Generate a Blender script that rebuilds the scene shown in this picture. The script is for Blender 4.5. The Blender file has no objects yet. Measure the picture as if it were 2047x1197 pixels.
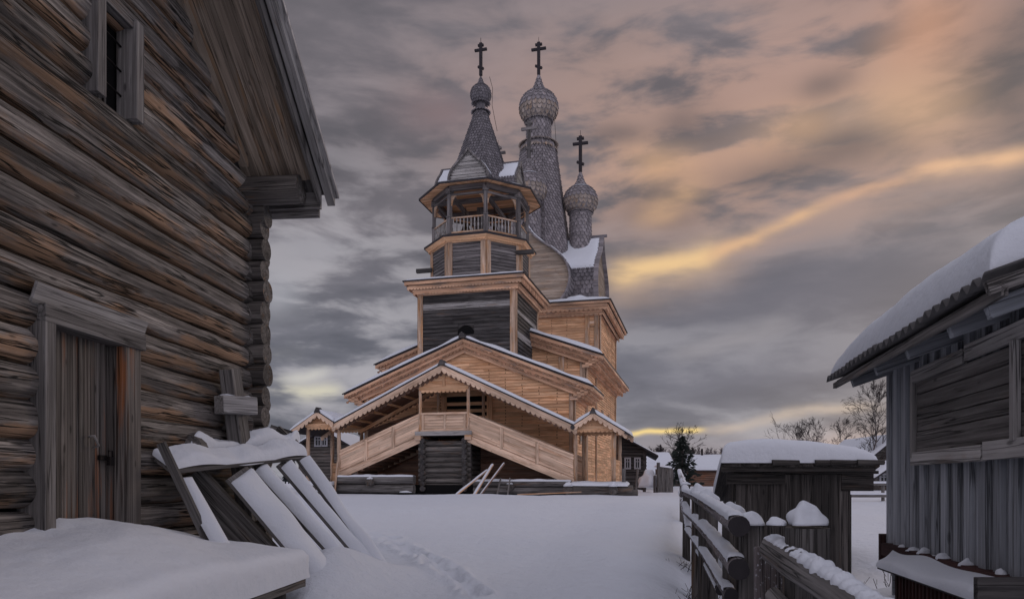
import bpy, math, random
import numpy as np
from mathutils import Vector, Matrix, noise as mnoise
V = Vector
R = math.radians
random.seed(7)
scene = bpy.context.scene
col = scene.collection

# ------------------------------------------------------------------ camera
EYE = 1.6
FPX = 1450.0                      # focal length in pixels of a 2047 px wide picture
cam_d = bpy.data.cameras.new('camera'); cam = bpy.data.objects.new('camera', cam_d); col.objects.link(cam)
cam.location = (0, 0, EYE); cam.rotation_euler = (R(90), 0, 0)
cam_d.sensor_fit = 'HORIZONTAL'; cam_d.sensor_width = 36; cam_d.lens = 36*FPX/2047
cam_d.shift_y = (962-598.5)/2047
cam_d.clip_start = 0.1; cam_d.clip_end = 3000
scene.camera = cam
scene.view_settings.view_transform = 'Standard'; scene.view_settings.look = 'None'
scene.view_settings.exposure = 0.0; scene.view_settings.gamma = 1

def at(px, py, Y):               # a pixel of the photograph at depth Y -> a point
    return V(((px-1023.5)/FPX*Y, Y, EYE-(py-962)/FPX*Y))

def lin(c):
    def f(x):
        x /= 255.0
        return x/12.92 if x <= .04045 else ((x+.055)/1.055)**2.4
    return tuple(f(x) for x in c)

# ------------------------------------------------------------------ node helper
class NG:
    def __init__(s, nt): s.nt = nt; s.n = nt.nodes; s.l = nt.links
    def put(s, sock, v):
        if v is None: return
        if isinstance(v, bpy.types.NodeSocket): s.l.new(v, sock)
        else:
            if hasattr(sock, 'default_value'):
                dv = sock.default_value
                if hasattr(dv, '__len__') and not hasattr(v, '__len__'): v = [v]*len(dv)
                if hasattr(dv, '__len__') and len(dv) == 4 and len(v) == 3: v = tuple(v)+(1,)
                sock.default_value = v
    def m(s, op, a, b=None, c=None, clamp=False):
        n = s.n.new('ShaderNodeMath'); n.operation = op; n.use_clamp = clamp
        s.put(n.inputs[0], a); s.put(n.inputs[1], b); s.put(n.inputs[2], c); return n.outputs[0]
    def vm(s, op, a, b=None):
        n = s.n.new('ShaderNodeVectorMath'); n.operation = op
        s.put(n.inputs[0], a); s.put(n.inputs[1], b); return n.outputs[0]
    def mix(s, f, a, b, blend='MIX'):
        n = s.n.new('ShaderNodeMix'); n.data_type = 'RGBA'; n.blend_type = blend; n.clamp_factor = True
        s.put(n.inputs[0], f); s.put(n.inputs[6], a); s.put(n.inputs[7], b); return n.outputs[2]
    def noise(s, v, scale, detail=4, rough=.5, dist=0):
        n = s.n.new('ShaderNodeTexNoise'); n.inputs['Scale'].default_value = scale
        n.inputs['Detail'].default_value = detail; n.inputs['Roughness'].default_value = rough
        n.inputs['Distortion'].default_value = dist
        if v is not None: s.put(n.inputs['Vector'], v)
        return n.outputs[0]
    def ramp(s, f, pts, ease=False):
        n = s.n.new('ShaderNodeValToRGB'); cr = n.color_ramp
        if ease: cr.interpolation = 'EASE'
        while len(cr.elements) < len(pts): cr.elements.new(.5)
        for e, (p, c) in zip(cr.elements, pts):
            e.position = p
            if not hasattr(c, '__len__'): c = (c, c, c)
            e.color = tuple(c)+(1,)
        s.put(n.inputs[0], f); return n.outputs[0]
    def maprange(s, v, a, b, c=0, d=1, smooth=True):
        n = s.n.new('ShaderNodeMapRange'); n.interpolation_type = 'SMOOTHSTEP' if smooth else 'LINEAR'
        s.put(n.inputs[0], v); n.inputs[1].default_value = a; n.inputs[2].default_value = b
        n.inputs[3].default_value = c; n.inputs[4].default_value = d; return n.outputs[0]

# ------------------------------------------------------------------ sky
SUN_AZ, SUN_EL = R(38), R(11)
def build_world():
    w = bpy.data.worlds.new('World'); scene.world = w; w.use_nodes = True
    g = NG(w.node_tree); g.n.clear()
    out = g.n.new('ShaderNodeOutputWorld'); bg = g.n.new('ShaderNodeBackground')
    tc = g.n.new('ShaderNodeTexCoord'); d = tc.outputs['Generated']
    sep = g.n.new('ShaderNodeSeparateXYZ'); g.l.new(d, sep.inputs[0]); x, y, z = sep.outputs
    az = g.m('ARCTAN2', x, y); el = g.m('ARCSINE', z)
    # soft warp of the directions so that no streak is straight
    wn = g.n.new('ShaderNodeTexNoise'); wn.inputs['Scale'].default_value = 5; wn.inputs['Detail'].default_value = 5
    g.l.new(d, wn.inputs['Vector'])
    sw = g.n.new('ShaderNodeSeparateXYZ'); g.l.new(wn.outputs[1], sw.inputs[0])
    azw = g.m('ADD', az, g.m('MULTIPLY', g.m('SUBTRACT', sw.outputs[0], .5), .11))
    elw = g.m('ADD', el, g.m('MULTIPLY', g.m('SUBTRACT', sw.outputs[1], .5), .045))
    # tilted, flattened cloud noise
    rot = g.n.new('ShaderNodeMapping'); g.l.new(d, rot.inputs[0])
    rot.inputs['Rotation'].default_value = (0, R(15), 0); rot.inputs['Scale'].default_value = (1.5, 1.5, 6.0)
    cl1 = g.noise(rot.outputs[0], 2.1, 6, .47, .35)
    rot2 = g.n.new('ShaderNodeMapping'); g.l.new(d, rot2.inputs[0])
    rot2.inputs['Location'].default_value = (3.3, 1.7, 9.1)
    rot2.inputs['Rotation'].default_value = (0, R(20), 0); rot2.inputs['Scale'].default_value = (1.9, 1.9, 6.2)
    cl2 = g.noise(rot2.outputs[0], 4.2, 6, .52, .25)
    dens = g.m('ADD', g.m('MULTIPLY', cl1, .5), g.m('MULTIPLY', cl2, .5))
    # cloud greys, bluer low down, warmer high up
    low = g.ramp(dens, [(.40, lin((92, 94, 105))), (.5, lin((115, 116, 127))), (.61, lin((160, 159, 167)))])
    high = g.ramp(dens, [(.39, lin((98, 95, 101))), (.5, lin((113, 108, 114))), (.61, lin((136, 128, 133)))])
    c = g.mix(g.maprange(el, .1, .42), low, high)
    # pale band towards the left horizon
    def blob(a0, e0, ra, re, lo=-.35, src=None):
        da = g.m('DIVIDE', g.m('SUBTRACT', azw, a0), ra); de = g.m('DIVIDE', g.m('SUBTRACT', elw, e0), re)
        q = g.m('ADD', g.m('MULTIPLY', da, da), g.m('MULTIPLY', de, de))
        return g.m('EXPONENT', g.m('MULTIPLY', q, -1))
    def pxa(px, py):
        a = math.atan((px-1023.5)/FPX); return a, math.atan((962-py)/FPX*math.cos(a))
    def add_blob(c, px, py, rx, ry, colr, amt, nz=None):
        a, e = pxa(px, py); f = g.m('MULTIPLY', blob(a, e, rx/FPX, ry/FPX), amt)
        if nz is not None: f = g.m('MULTIPLY', f, nz)
        return g.mix(f, c, lin(colr))
    n_w = g.maprange(cl2, .40, .59, .05, 1)
    n_w2 = g.maprange(cl2, .42, .60)
    c = add_blob(c, 650, 620, 330, 260, (176, 173, 179), .75, n_w2)
    c = add_blob(c, 1060, 220, 260, 130, (164, 140, 136), .6, n_w)
    c = add_blob(c, 1280, 170, 190, 90, (166, 142, 134), .55, n_w)
    c = add_blob(c, 1700, 160, 420, 190, (190, 154, 140), .8, n_w)
    c = add_blob(c, 1400, 350, 280, 95, (196, 158, 138), .85, n_w)
    c = add_blob(c, 1340, 330, 70, 40, (214, 170, 132), .65)
    c = add_blob(c, 1590, 265, 90, 40, (204, 164, 130), .6)
    c = add_blob(c, 1830, 215, 110, 70, (212, 172, 138), .65)
    c = add_blob(c, 1870, 55, 70, 60, (206, 156, 128), .7)
    c = add_blob(c, 870, 235, 90, 35, (164, 136, 136), .4)
    c = add_blob(c, 2030, 150, 60, 110, (92, 88, 92), .65)
    for (px, py, rx, ry) in ((1390, 235, 60, 30), (1330, 415, 85, 40), (1560, 345, 120, 34), (1700, 300, 90, 28), (1650, 175, 60, 22), (1260, 270, 60, 22)):
        c = add_blob(c, px, py, rx, ry, (94, 89, 93), .6)
    c = add_blob(c, 1660, 580, 460, 85, (104, 104, 117), .8)
    c = add_blob(c, 1560, 740, 420, 70, (116, 116, 130), .6)
    # broken streaks of evening light between the clouds
    def streak(c, p0, p1, wpx, colr, amt, nz=None, ext=40):
        (a0, e0), (a1, e1) = pxa(*p0), pxa(*p1)
        L = math.hypot(a1-a0, e1-e0); ux, uy = (a1-a0)/L, (e1-e0)/L
        da = g.m('SUBTRACT', azw, a0); de = g.m('SUBTRACT', elw, e0)
        s_ = g.m('ADD', g.m('MULTIPLY', da, ux), g.m('MULTIPLY', de, uy))
        t_ = g.m('SUBTRACT', g.m('MULTIPLY', de, ux), g.m('MULTIPLY', da, uy))
        t_ = g.m('DIVIDE', t_, wpx/FPX)
        f = g.m('EXPONENT', g.m('MULTIPLY', g.m('MULTIPLY', t_, t_), -1))
        x_ = ext/FPX
        f = g.m('MULTIPLY', f, g.maprange(s_, -x_, x_)); f = g.m('MULTIPLY', f, g.maprange(s_, L+x_, L-x_))
        f = g.m('MULTIPLY', f, amt)
        if nz is not None: f = g.m('MULTIPLY', f, nz)
        return g.mix(f, c, lin(colr))
    fine = g.maprange(g.noise(rot.outputs[0], 9, 4, .5), .3, .62, .55, 1)
    c = streak(c, (1200, 580), (1480, 500), 46, (180, 154, 138), .7, fine, 60)
    c = streak(c, (1460, 500), (2060, 310), 34, (172, 146, 136), .6, fine, 60)
    c = streak(c, (1220, 552), (1420, 508), 19, (238, 200, 148), .95, fine)
    c = streak(c, (1400, 512), (1640, 420), 12, (228, 184, 142), .8, fine)
    c = streak(c, (1650, 412), (1860, 330), 10, (216, 172, 142), .75, fine)
    c = streak(c, (1820, 345), (2070, 305), 13, (236, 190, 150), .85, fine)
    c = streak(c, (1290, 440), (1420, 370), 22, (214, 172, 134), .6, fine)
    c = streak(c, (1340, 700), (1560, 640), 20, (150, 146, 152), .5, fine)
    c = streak(c, (1250, 866), (1395, 854), 5.5, (255, 222, 140), 1.0, None, 20)
    c = streak(c, (1400, 856), (1760, 812), 10, (196, 180, 168), .8, fine)
    c = streak(c, (1240, 890), (1800, 900), 26, (164, 158, 166), .6, None)
    c = add_blob(c, 1730, 905, 90, 30, (200, 172, 160), .6)
    c = streak(c, (540, 702), (610, 700), 11, (206, 203, 192), .8, n_w, 25)
    c = streak(c, (545, 775), (650, 770), 14, (214, 208, 186), .85, n_w, 30)
    c = streak(c, (570, 752), (640, 735), 9, (206, 203, 196), .7, None, 25)
    c = add_blob(c, 560, 590, 50, 40, (168, 168, 176), .7)
    c = add_blob(c, 620, 500, 90, 30, (152, 150, 158), .5)
    # the real sky shows faintly through the cloud sheet
    sky = g.n.new('ShaderNodeTexSky'); sky.sky_type = 'NISHITA'; sky.sun_disc = False
    sky.sun_elevation = SUN_EL; sky.sun_rotation = SUN_AZ; sky.air_density = 1.2; sky.dust_density = 2
    c = g.mix(1.0, c, g.mix(1.0, sky.outputs[0], (.002,)*3, 'MULTIPLY'), 'ADD')
    # sky brightened overhead and behind the view, added as fill on facing walls
    up = g.maprange(el, .60, 1.15, 1, 2.8); back = g.maprange(y, .05, -.6, 0, 2.9)
    c = g.mix(1.0, c, g.m('ADD', up, back), 'MULTIPLY')
    c = g.mix(g.maprange(el, .60, 1.1, 0, .45), c, (.60, .68, .86))
    g.l.new(c, bg.inputs[0]); bg.inputs[1].default_value = .97
    g.l.new(bg.outputs[0], out.inputs[0])
build_world()
sd = bpy.data.lights.new('sun', 'SUN'); sun = bpy.data.objects.new('sun', sd); col.objects.link(sun)
sd.energy = 0.55; sd.angle = R(18); sd.color = (1, .80, .62)
sun.rotation_euler = V((math.sin(SUN_AZ)*math.cos(SUN_EL), math.cos(SUN_AZ)*math.cos(SUN_EL), math.sin(SUN_EL))).to_track_quat('Z', 'Y').to_euler()

# ------------------------------------------------------------------ materials
def new_mat(name):
    m = bpy.data.materials.new(name); m.use_nodes = True; g = NG(m.node_tree)
    b = g.n['Principled BSDF']; b.inputs['Specular IOR Level'].default_value = .25
    return m, g, b
def bump(g, b, h, dist, strength=1.0):
    n = g.n.new('ShaderNodeBump'); n.inputs['Distance'].default_value = dist; n.inputs['Strength'].default_value = strength
    g.put(n.inputs['Height'], h); g.l.new(n.outputs[0], b.inputs['Normal'])
def attr(g, name):
    n = g.n.new('ShaderNodeAttribute'); n.attribute_name = name; return n
def scale3(g, v, s): return g.vm('MULTIPLY', v, s)

def wood(name, dark, mid, light, warm=None, warm_lo=.5, warm_hi=.66, fine=1.0, crack=.7, bd=.006, under=0, knots=True, var=.35, rough=.85, along=1.0, frost=0):
    m, g, b = new_mat(name)
    gr = attr(g, 'gr').outputs['Vector']; rnd = attr(g, 'rnd').outputs['Fac']; loc = attr(g, 'lc')
    v1 = scale3(g, gr, (1.0*along, 34*fine, 34*fine)); n1a = g.noise(v1, 1.0, 8, .68, .15)
    n1b = g.noise(scale3(g, gr, (.45*along, 9*fine, 9*fine)), 1.0, 4, .6, .1); n1 = g.m('ADD', g.m('MULTIPLY', n1a, .62), g.m('MULTIPLY', n1b, .38))
    v2 = scale3(g, gr, (.8*along, 4.5, 4.5)); n2 = g.noise(v2, 1.0, 7, .62, .25)
    v3 = scale3(g, gr, (.35*along, 15*fine, 15*fine)); n3 = g.noise(v3, 1.0, 3, .55, .25)
    base = g.ramp(n1, [(.36 if under else .29, lin(dark)), (.5, lin(mid)), (.66 if under else .73, lin(light))])
    if warm is not None:
        wv = g.ramp(n1, [(.32, tuple(.45*q for q in lin(warm))), (.6, lin(warm))])
        f = n2
        if under:
            sz = g.n.new('ShaderNodeSeparateXYZ'); g.l.new(loc.outputs['Vector'], sz.inputs[0])
            f = g.m('SUBTRACT', n2, g.m('MULTIPLY', g.m('ADD', sz.outputs[2], .15), under))
        base = g.mix(g.maprange(f, warm_lo, warm_hi, 0, .9), base, wv)
    ck = g.maprange(g.m('ABSOLUTE', g.m('SUBTRACT', n3, .5)), .0, .028, 1, 0)
    gate = g.maprange(n2, .42, .56); ck = g.m('MULTIPLY', ck, gate)
    n5 = g.noise(scale3(g, gr, (.16*along, 8*fine, 8*fine)), 1.0, 4, .5, .1); c5 = g.maprange(g.m('ABSOLUTE', g.m('SUBTRACT', n5, .5)), .0, .013, 1, 0)
    ck = g.m('MULTIPLY', g.m('MAXIMUM', ck, g.m('MULTIPLY', c5, .9)), crack)
    c = g.mix(ck, base, tuple(.18*q for q in lin(dark)))
    if knots:
        vo = g.n.new('ShaderNodeTexVoronoi'); vo.inputs['Scale'].default_value = 1
        g.l.new(scale3(g, gr, (2.1, 6.5, 6.5)), vo.inputs['Vector'])
        kn = g.maprange(vo.outputs['Distance'], .05, .13, 1, 0)
        c = g.mix(g.m('MULTIPLY', kn, .65), c, tuple(.35*q for q in lin(dark)))
    val = g.m('ADD', g.m('MULTIPLY', rnd, var), 1-var/2)
    c = g.mix(1.0, c, val, 'MULTIPLY')
    n4 = g.noise(scale3(g, gr, (.35, 1.5, 1.5)), 1.0, 3, .5)
    c = g.mix(1.0, c, g.maprange(n4, .3, .7, .72, 1.2), 'MULTIPLY')
    if frost:
        fz = g.noise(gr, 38, 3, .6); c = g.mix(g.maprange(fz, .56, .72, 0, frost), c, (.62, .64, .7))
    g.l.new(c, b.inputs['Base Color']); b.inputs['Roughness'].default_value = rough
    h = g.m('SUBTRACT', g.m('ADD', g.m('MULTIPLY', n1, .8), g.m('MULTIPLY', n2, .5)), g.m('MULTIPLY', ck, 1.2))
    bump(g, b, h, bd)
    return m
M = {}
M['log'] = wood('weathered_log', (54, 50, 48), (106, 100, 96), (170, 162, 155), (162, 130, 104), .49, .64, .9, 1.0, .024, under=.15, var=.5, along=1.1)
M['grey'] = wood('weathered_grey_board', (58, 55, 54), (108, 104, 102), (158, 154, 152), (132, 110, 94), .58, .74, 1.0, .8, .006)
M['pale'] = wood('pale_grey_board', (110, 106, 104), (164, 160, 158), (202, 198, 196), (162, 138, 120), .6, .76, 1.0, .7, .006)
M['door'] = wood('stained_door_board', (46, 40, 37), (96, 90, 86), (146, 140, 134), (150, 92, 54), .53, .68, 1.2, .85, .006, along=.6)
M['soffit'] = wood('soffit_board', (92, 80, 72), (146, 132, 118), (184, 170, 156), (180, 144, 110), .48, .66, 1.0, .7, .005)
M['dark'] = wood('dark_old_board', (34, 32, 32), (70, 67, 67), (118, 114, 112), (98, 80, 68), .56, .72, .8, .7, .006, var=.55)
M['shedwood'] = wood('dark_shed_board', (30, 28, 27), (62, 58, 56), (100, 95, 92), (84, 66, 54), .56, .72, .8, .8, .006, var=.4)
M['darklog'] = wood('dark_log', (48, 45, 43), (94, 89, 86), (144, 138, 132), (124, 96, 74), .55, .7, .8, .8, .008, var=.4)
M['octo'] = wood('silvered_board', (66, 63, 64), (112, 107, 107), (154, 149, 148), None, fine=.8, crack=.8, bd=.006, var=.4)
M['new'] = wood('fresh_pine_board', (194, 146, 110), (232, 184, 144), (248, 212, 174), (236, 172, 122), .5, .7, .6, .35, .003, var=.22)
M['newpale'] = wood('pale_pine_board', (180, 148, 124), (228, 196, 170), (246, 222, 200), (214, 174, 144), .5, .7, .6, .4, .003, var=.22)
M['newpost'] = wood('weathering_pine_post', (138, 114, 96), (192, 164, 142), (226, 202, 182), (210, 160, 118), .46, .62, .8, .6, .004, var=.2)
M['cornice'] = wood('carved_pine_board', (162, 124, 98), (218, 174, 142), (242, 206, 176), (178, 160, 150), .52, .7, .7, .5, .004, var=.2)
M['shingle'] = wood('aspen_shingle', (104, 99, 102), (136, 130, 133), (164, 157, 160), (164, 138, 118), .6, .78, .6, 0, .001, knots=False, var=.22)
M['shingle_dark'] = wood('old_aspen_shingle', (84, 80, 84), (112, 108, 112), (138, 133, 138), None, fine=.6, crack=0, bd=.001, knots=False, var=.22)
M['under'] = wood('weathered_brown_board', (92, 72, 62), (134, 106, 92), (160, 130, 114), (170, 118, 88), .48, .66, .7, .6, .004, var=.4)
M['batten'] = wood('blue_grey_board', (112, 114, 118), (152, 155, 161), (186, 189, 196), (134, 126, 120), .62, .78, 1.2, .7, .006, var=.35)
M['red'] = wood('flaking_red_board', (40, 25, 25), (62, 38, 36), (84, 58, 54), (90, 80, 78), .6, .7, .8, .6, .006)
M['shingle_warm'] = wood('fresh_aspen_shingle', (128, 118, 112), (156, 144, 136), (178, 166, 156), (176, 148, 124), .5, .7, .6, 0, .001, knots=False, var=.2)
M['gablewood'] = wood('greying_pine_board', (138, 124, 112), (172, 156, 142), (200, 184, 170), (186, 158, 134), .5, .7, .6, .4, .003, var=.3)
M['bark'] = wood('frosted_bark', (66, 60, 60), (104, 97, 97), (150, 144, 146), (124, 104, 92), .55, .7, .9, .8, .008, frost=.75)
M['tree'] = wood('twig_bark', (44, 38, 38), (64, 56, 56), (84, 76, 76), None, knots=False)
M['birch'] = wood('birch_bark', (50, 44, 44), (92, 86, 86), (150, 146, 148), None, knots=True)

def plain(name, c, rough=.8, metal=0, nz=.25, sc=8, bd=0):
    m, g, b = new_mat(name); tc = g.n.new('ShaderNodeTexCoord')
    n = g.noise(tc.outputs['Object'], sc, 4, .6)
    g.l.new(g.mix(n, tuple(q*(1-nz) for q in lin(c)), tuple(min(1, q*(1+nz)) for q in lin(c))), b.inputs['Base Color'])
    b.inputs['Roughness'].default_value = rough; b.inputs['Metallic'].default_value = metal
    if bd: bump(g, b, n, bd)
    return m
M['iron'] = plain('dark_iron', (44, 40, 40), .55, .7)
M['nail'] = plain('rusty_nail_mark', (96, 62, 42), .8)
M['crossw'] = plain('dark_cross_wood', (46, 42, 46), .8, 0, .3, 4)
M['paint'] = plain('white_paint', (150, 150, 156), .6)
M['glass'] = plain('dark_glass', (26, 28, 32), .12, 0, .2)
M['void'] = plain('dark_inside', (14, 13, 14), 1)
M['roofedge'] = plain('dark_roof_board', (56, 53, 56), .85, 0, .35, 6, .004)
M['asbestos'] = plain('corrugated_sheet', (92, 90, 90), .9, 0, .35, 14, .004)
M['bronze'] = plain('bell_bronze', (70, 60, 46), .4, .8)
M['needle'] = plain('needle_green', (58, 64, 60), .9, 0, .5, 3)
M['farwood'] = plain('far_conifer', (32, 36, 40), .95, 0, .4, .4)
M['fartwig'] = plain('far_bare_trees', (84, 76, 80), .95, 0, .3, .3)
M['orange'] = plain('orange_plastic', (190, 110, 50), .5)

def snow_mat(name, tint=(.68, .705, .76), bd=.012, sc=1):
    m, g, b = new_mat(name); tc = g.n.new('ShaderNodeTexCoord'); geo = g.n.new('ShaderNodeNewGeometry')
    p = geo.outputs['Position']
    n1 = g.noise(p, 1.7*sc, 5, .5); n2 = g.noise(p, 26, 3, .6); n3 = g.noise(p, 160, 2, .6); n4 = g.noise(p, 5, 5, .55, .1)
    g.l.new(g.mix(n1, tuple(q*.95 for q in tint), tint), b.inputs['Base Color'])
    b.inputs['Roughness'].default_value = .8; b.inputs['Specular IOR Level'].default_value = .2
    h = g.m('ADD', g.m('ADD', g.m('MULTIPLY', n4, 1.7), g.m('MULTIPLY', n2, .35)), g.m('MULTIPLY', n3, .16))
    bump(g, b, h, bd)
    return m
M['snow'] = snow_mat('snow')
M['gsnow'] = snow_mat('ground_snow', bd=.035)

# ------------------------------------------------------------------ mesh builder
def rv(a): return V((random.uniform(-a, a), random.uniform(-a, a), random.uniform(-a, a)))
class MB:
    def __init__(s): s.v = []; s.f = []; s.g = []; s.r = []; s.sm = []; s.mi = []; s.lc = []
    def add(s, verts, faces, grs, smooth=False, mi=0, rnd=None, lcs=None):
        o = len(s.v); off = rv(40); r = random.random() if rnd is None else rnd
        s.v += [tuple(v) for v in verts]; s.g += [tuple(q+off) for q in grs]; s.r += [r]*len(verts)
        s.lc += [tuple(q) for q in (lcs or grs)]
        for f in faces: s.f.append([i+o for i in f]); s.mi.append(mi)
        s.sm += smooth if isinstance(smooth, list) else [smooth]*len(faces)
    def box(s, c, sx, sy, sz, ax=None, mi=0, taper=1.0, rnd=None):
        """box centred at c; ax = (x,y,z) axes"""
        c = V(c); X, Y, Z = ax or (V((1, 0, 0)), V((0, 1, 0)), V((0, 0, 1)))
        vs = []; gs = []; dims = [sx, sy, sz]; k = dims.index(max(dims)); order = [k]+[i for i in range(3) if i != k]
        for a in (-.5, .5):
            for b_ in (-.5, .5):
                for d in (-.5, .5):
                    t = taper if a > 0 else 1
                    vs.append(c+X*(a*sx)+Y*(b_*sy*t)+Z*(d*sz*t)); l = (a*sx, b_*sy, d*sz); gs.append(V([l[i] for i in order]))
        s.add(vs, [(0, 1, 3, 2), (4, 6, 7, 5), (0, 4, 5, 1), (2, 3, 7, 6), (0, 2, 6, 4), (1, 5, 7, 3)], gs, False, mi, rnd)
    def beam(s, p0, p1, w, h, up=V((0, 0, 1)), mi=0, taper=1.0, rnd=None):
        p0 = V(p0); p1 = V(p1); X = p1-p0; L = X.length; X.normalize()
        Y = V(up).cross(X)
        if Y.length < 1e-4: Y = V((0, 1, 0)).cross(X)
        Y.normalize(); Z = X.cross(Y)
        s.box((p0+p1)/2, L, w, h, (X, Y, Z), mi, taper, rnd)
    def log(s, p0, p1, r0, r1=None, n=12, seg=None, irr=.06, bend=0, mi=0, cap_mi=None, flat=1.0, rnd=None, nsc=1.2):
        p0 = V(p0); p1 = V(p1); r1 = r0 if r1 is None else r1
        X = p1-p0; L = X.length; X.normalize(); up = V((0, 0, 1)) if abs(X.z) < .9 else V((0, 1, 0))
        Y = up.cross(X).normalized(); Z = X.cross(Y)
        seg = seg or max(1, int(L/.6)); vs = []; gs = []; lc = []; fs = []; sd_ = rv(50)
        for i in range(seg+1):
            t = i/seg; r = r0+(r1-r0)*t; c = p0+X*(L*t)
            c = c+Z*(bend*math.sin(t*3.14)) + (Y*mnoise.noise(sd_+V((t*L*.5, 0, 0)))+Z*mnoise.noise(sd_+V((t*L*.5, 9, 0))))*irr*r
            for k in range(n):
                a = 2*math.pi*k/n; ca, sa = math.cos(a), math.sin(a)
                rr = r*(1+irr*1.3*mnoise.noise(sd_+V((t*L*nsc, ca*1.3, sa*1.3)))+irr*.5*mnoise.noise(sd_+V((t*L*nsc*4, ca*3, sa*3))))
                vs.append(c+Y*(ca*rr)+Z*(sa*rr*flat)); gs.append(V((t*L, ca*rr, sa*rr))); lc.append(V((t, ca, sa)))
        for i in range(seg):
            for k in range(n):
                k2 = (k+1) % n; fs.append((i*n+k, i*n+k2, (i+1)*n+k2, (i+1)*n+k))
        ns = len(fs); s.add(vs, fs, gs, True, mi, rnd, lc)
        for e in (0, seg):     # end caps, own vertices so that end grain stays crisp
            ring = vs[e*n:(e+1)*n]; cc = sum(ring, V())/n
            cv = ring+[cc]; cg = [V((q.x*0, (ring[k]-cc).dot(Y)*1.5, (ring[k]-cc).dot(Z)*1.5)) for k, q in enumerate(ring)]+[V((0, 0, 0))]
            ff = [((k+1) % n, k, n) if e == 0 else (k, (k+1) % n, n) for k in range(n)]
            s.add(cv, ff, cg, False, mi if cap_mi is None else cap_mi)
    def tube(s, pts, rad, n=6, mi=0, rnd=None, cap=True):
        vs = []; gs = []; fs = []; acc = 0; m = len(pts)
        pts = [V(p) for p in pts]
        if not hasattr(rad, '__len__'): rad = [rad]*m
        for i, p in enumerate(pts):
            T = (pts[min(i+1, m-1)]-pts[max(i-1, 0)]).normalized()
            up = V((0, 0, 1)) if abs(T.z) < .95 else V((0, 1, 0))
            Y = up.cross(T).normalized(); Z = T.cross(Y)
            if i: acc += (p-pts[i-1]).length
            for k in range(n):
                a = 2*math.pi*k/n
                vs.append(p+Y*(math.cos(a)*rad[i])+Z*(math.sin(a)*rad[i])); gs.append(V((acc, math.cos(a)*rad[i], math.sin(a)*rad[i])))
        for i in range(m-1):
            for k in range(n):
                k2 = (k+1) % n; fs.append((i*n+k, i*n+k2, (i+1)*n+k2, (i+1)*n+k))
        sm = [True]*len(fs)
        if cap and n > 2: fs += [tuple(range(n-1, -1, -1)), tuple((m-1)*n+k for k in range(n))]; sm += [False, False]
        s.add(vs, fs, gs, sm, mi, rnd)
    def prism(s, poly, o, ax, ay, th, mi=0, grain=0, rnd=None, two_sided=True):
        """2D polygon in plane o+ax*x+ay*y, extruded by th along ax x ay"""
        o = V(o); ax = V(ax).normalized(); ay = V(ay).normalized(); nz = ax.cross(ay).normalized(); n = len(poly)
        A = [o+ax*x+ay*y for x, y in poly]; B = [a+nz*th for a in A]
        g2 = [V((x, y, 0)) if grain == 0 else V((y, x, 0)) for x, y in poly]
        g3 = [q+V((0, 0, th)) for q in g2]
        fs = [tuple(range(n-1, -1, -1)), tuple(range(n, 2*n))]
        for k in range(n):
            k2 = (k+1) % n; fs.append((k, k2, n+k2, n+k))
        s.add(A+B, fs, g2+g3, False, mi, rnd)
    def lathe(s, prof, n=24, c=(0, 0, 0), mi=0, smooth=True, rot=0, rnd=None):
        vs = []; gs = []; fs = []; m = len(prof); c = V(c)
        for (r, z) in prof:
            for k in range(n):
                a = 2*math.pi*(k+rot)/n; vs.append(c+V((math.cos(a)*r, math.sin(a)*r, z))); gs.append(V((z, math.cos(a)*r, math.sin(a)*r)))
        for i in range(m-1):
            for k in range(n):
                k2 = (k+1) % n; fs.append((i*n+k, i*n+k2, (i+1)*n+k2, (i+1)*n+k))
        sm = [smooth]*len(fs); fs += [tuple(range(n-1, -1, -1)), tuple((m-1)*n+k for k in range(n))]; sm += [False, False]
        s.add(vs, fs, gs, sm, mi, rnd)
    def shingle_row(s, P0, P1, up, nrm, w, mi=0, shift=0.0, pointed=False, lift=.03):
        """a row of round-ended shingles between P0 and P1; up = vector to the upper end; nrm = outward"""
        P0 = V(P0); P1 = V(P1); d = P1-P0; L = d.length
        if L < w*.5: return
        n = max(1, round(L/w)); ww = L/n; d.normalize()
        shp = [(-.5, 1), (-.5, .45), (-.38, .16), (-.15, .02), (.15, .02), (.38, .16), (.5, .45), (.5, 1)]
        if pointed: shp = [(-.5, 1), (-.5, .4), (0, 0), (.5, .4), (.5, 1)]
        for k in range(-1 if shift else 0, n):
            cx = (k+.5+shift)*ww
            a0 = max(-.5, -cx/ww) if cx-ww/2 < 0 else -.5
            a1 = min(.5, (L-cx)/ww) if cx+ww/2 > L else .5
            if a1-a0 < .2: continue
            pts = [(min(max(x, a0), a1), y) for x, y in shp]
            vs = [P0+d*(cx+x*ww*.93)+up*y+nrm*(lift*2.2*(1-y)) for x, y in pts]
            inn = [q-nrm*lift*1.3 for q in vs[1:-1]]
            gs = [V((y*up.length, x*ww, 0)) for x, y in pts]; gi = [q+V((0, 0, lift)) for q in gs[1:-1]]
            m = len(vs); fs = [tuple(range(m))]+[(i+1, m+i, m+i+1, i+2) for i in range(m-3)]
            s.add(vs+inn, fs, gs+gi, False, mi)
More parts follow.
